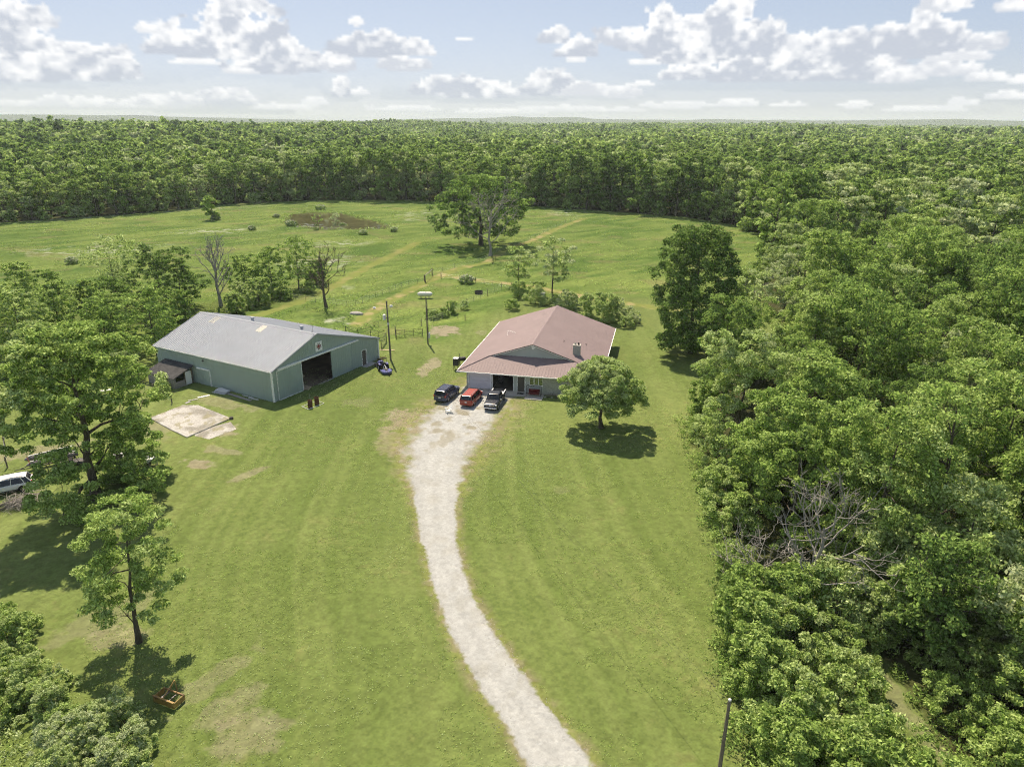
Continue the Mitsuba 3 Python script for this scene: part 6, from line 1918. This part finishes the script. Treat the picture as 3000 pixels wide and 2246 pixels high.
N = lambda x, y, s, k=3: meshkit.fbm(np.stack([x / s, y / s, x * 0], -1), k, 77)
p = scatter(26000, -260, 95, 128, 372, lambda x, y: in_poly(x, y, LAWN_EDGE) & ~in_poly(x, y, POND) & off_paths(x, y) & (N(x, y, 9) > .46) & ((y > 165) | (x < -18 - (y - 128) * -.35)) & (np.abs(np.arctan2(x, y)) < .72))
weeds('tall_grass', 'tall seeding grass of the pasture', p, .55, .5, 5, .45, .15)
p = scatter(2600, -106, -38, 262, 338, lambda x, y: (d_poly(x, y, POND) < 2.2) & (N(x, y, 5) > .36))
weeds('reeds', 'rushes and weeds along the margins of the pond', p, .9, .5, 8, .52, .25)
p = scatter(5000, -120, -15, 84, 165, lambda x, y: in_poly(x, y, LAWN_EDGE) & off_paths(x, y) & (((x < -58) & (y > 88)) | ((y > 128) & (x < -24))) & (N(x, y, 6) > .44))
weeds('weeds', 'rank weeds around the barn and creek', p, .6, .6, 8, .60, .16)
seg_ = np.array(LAWN_EDGE[1:12])
t_ = rg.uniform(0, len(seg_) - 1.001, 420)
i_ = t_.astype(int)
e_ = seg_[i_] + (seg_[i_ + 1] - seg_[i_]) * (t_ - i_)[:, None] + rg.normal(size=(420, 2)) * [.8, .8] + [.9, 0]
weeds('undergrowth', 'low undergrowth along the edge of the right-hand woods', e_, .9, .8, 60, .50, .13)
p = scatter(900, -44, -20, 30, 47, lambda x, y: (x + 44) * .62 + (y - 30) * .9 < 14.5 + 2 * N(x, y, 3))
weeds('rank_grass', 'bright rank grass below the lower left thicket', p, .45, .55, 26, .70, .12)
p = scatter(500, 16, 42, 28, 52, lambda x, y: ~in_poly(x, y, LAWN_EDGE) & (np.abs(x - 26.8) > 1.3))
weeds('bracken', 'green ground cover under the lower right shrubs', p, .6, .8, 60, .52, .13)
p = scatter(42000, -34, 22, 33, 112, lambda x, y: in_poly(x, y, LAWN_EDGE) & (d_poly(x, y, DRIVE_XY, False) > np.interp(y, DRIVE_Y, DRIVE_W) + .5) & ((x + 44) * .62 + (y - 30) * .9 > 13) & ~((x > -8.4) & (y > 98)) & (np.abs(np.arctan2(x, y)) < .68) & (N(x, y, 7) > .40))
weeds('lawn_clover', 'small clover and weed tufts in the mown lawn', p, .07, .14, 3, .60, .055)
# loose stones along the drive
p = scatter(9000, -20, 7, 33, 100, lambda x, y: np.abs(d_poly(x, y, DRIVE_XY, False) - np.interp(y, DRIVE_Y, DRIVE_W)) < .7 + .8 * (y > 75))
if len(p):
    n = len(p)
    s = rg.uniform(.02, .055, n)
    o = np.array([[1, 0, 0], [-.5, .87, 0], [-.5, -.87, 0], [0, 0, .8]])
    v = (o[None] * s[:, None, None] * rg.uniform(.7, 1.3, (n, 4, 3))) + np.c_[p, np.full(n, .004)][:, None]
    f = (np.arange(n)[:, None, None] * 4 + np.array([[0, 1, 3], [1, 2, 3], [2, 0, 3]])[None]).reshape(-1, 3)
    put('gravel', (v.reshape(-1, 3), f), 'concrete', kind='stuff', label='loose gravel strewn along the edges of the drive')

for k_ in [k for k in labels if k.startswith('rose_bush')]:
    labels[k_ + '__flowers'] = {'kind': 'stuff'}
# things that share a label are alike: they carry the same group
_by = {}
for k_, d_ in labels.items():
    if d_.get('label') and d_.get('category'):
        _by.setdefault(d_['label'], []).append(k_)
for t_, ks in _by.items():
    for k_ in ks:
        labels[k_].pop('group', None)
        if len(ks) > 1:
            labels[k_]['group'] = 'alike ' + labels[k_]['category'] + ': ' + t_
# ------------------------------------------------------------------ air
HAZE_LO, HAZE_HI = -60.0, 120.0
scene['haze'] = {'type': 'cube', 'to_world': T().translate([0, 7500, (HAZE_LO + HAZE_HI) / 2]).scale([17000, 9300, (HAZE_HI - HAZE_LO) / 2]), 'bsdf': {'type': 'null'}, 'interior': {'type': 'ref', 'id': 'haze_air'}}
labels['haze'] = {'kind': 'stuff', 'label': 'thin summer haze over the distant woods'}
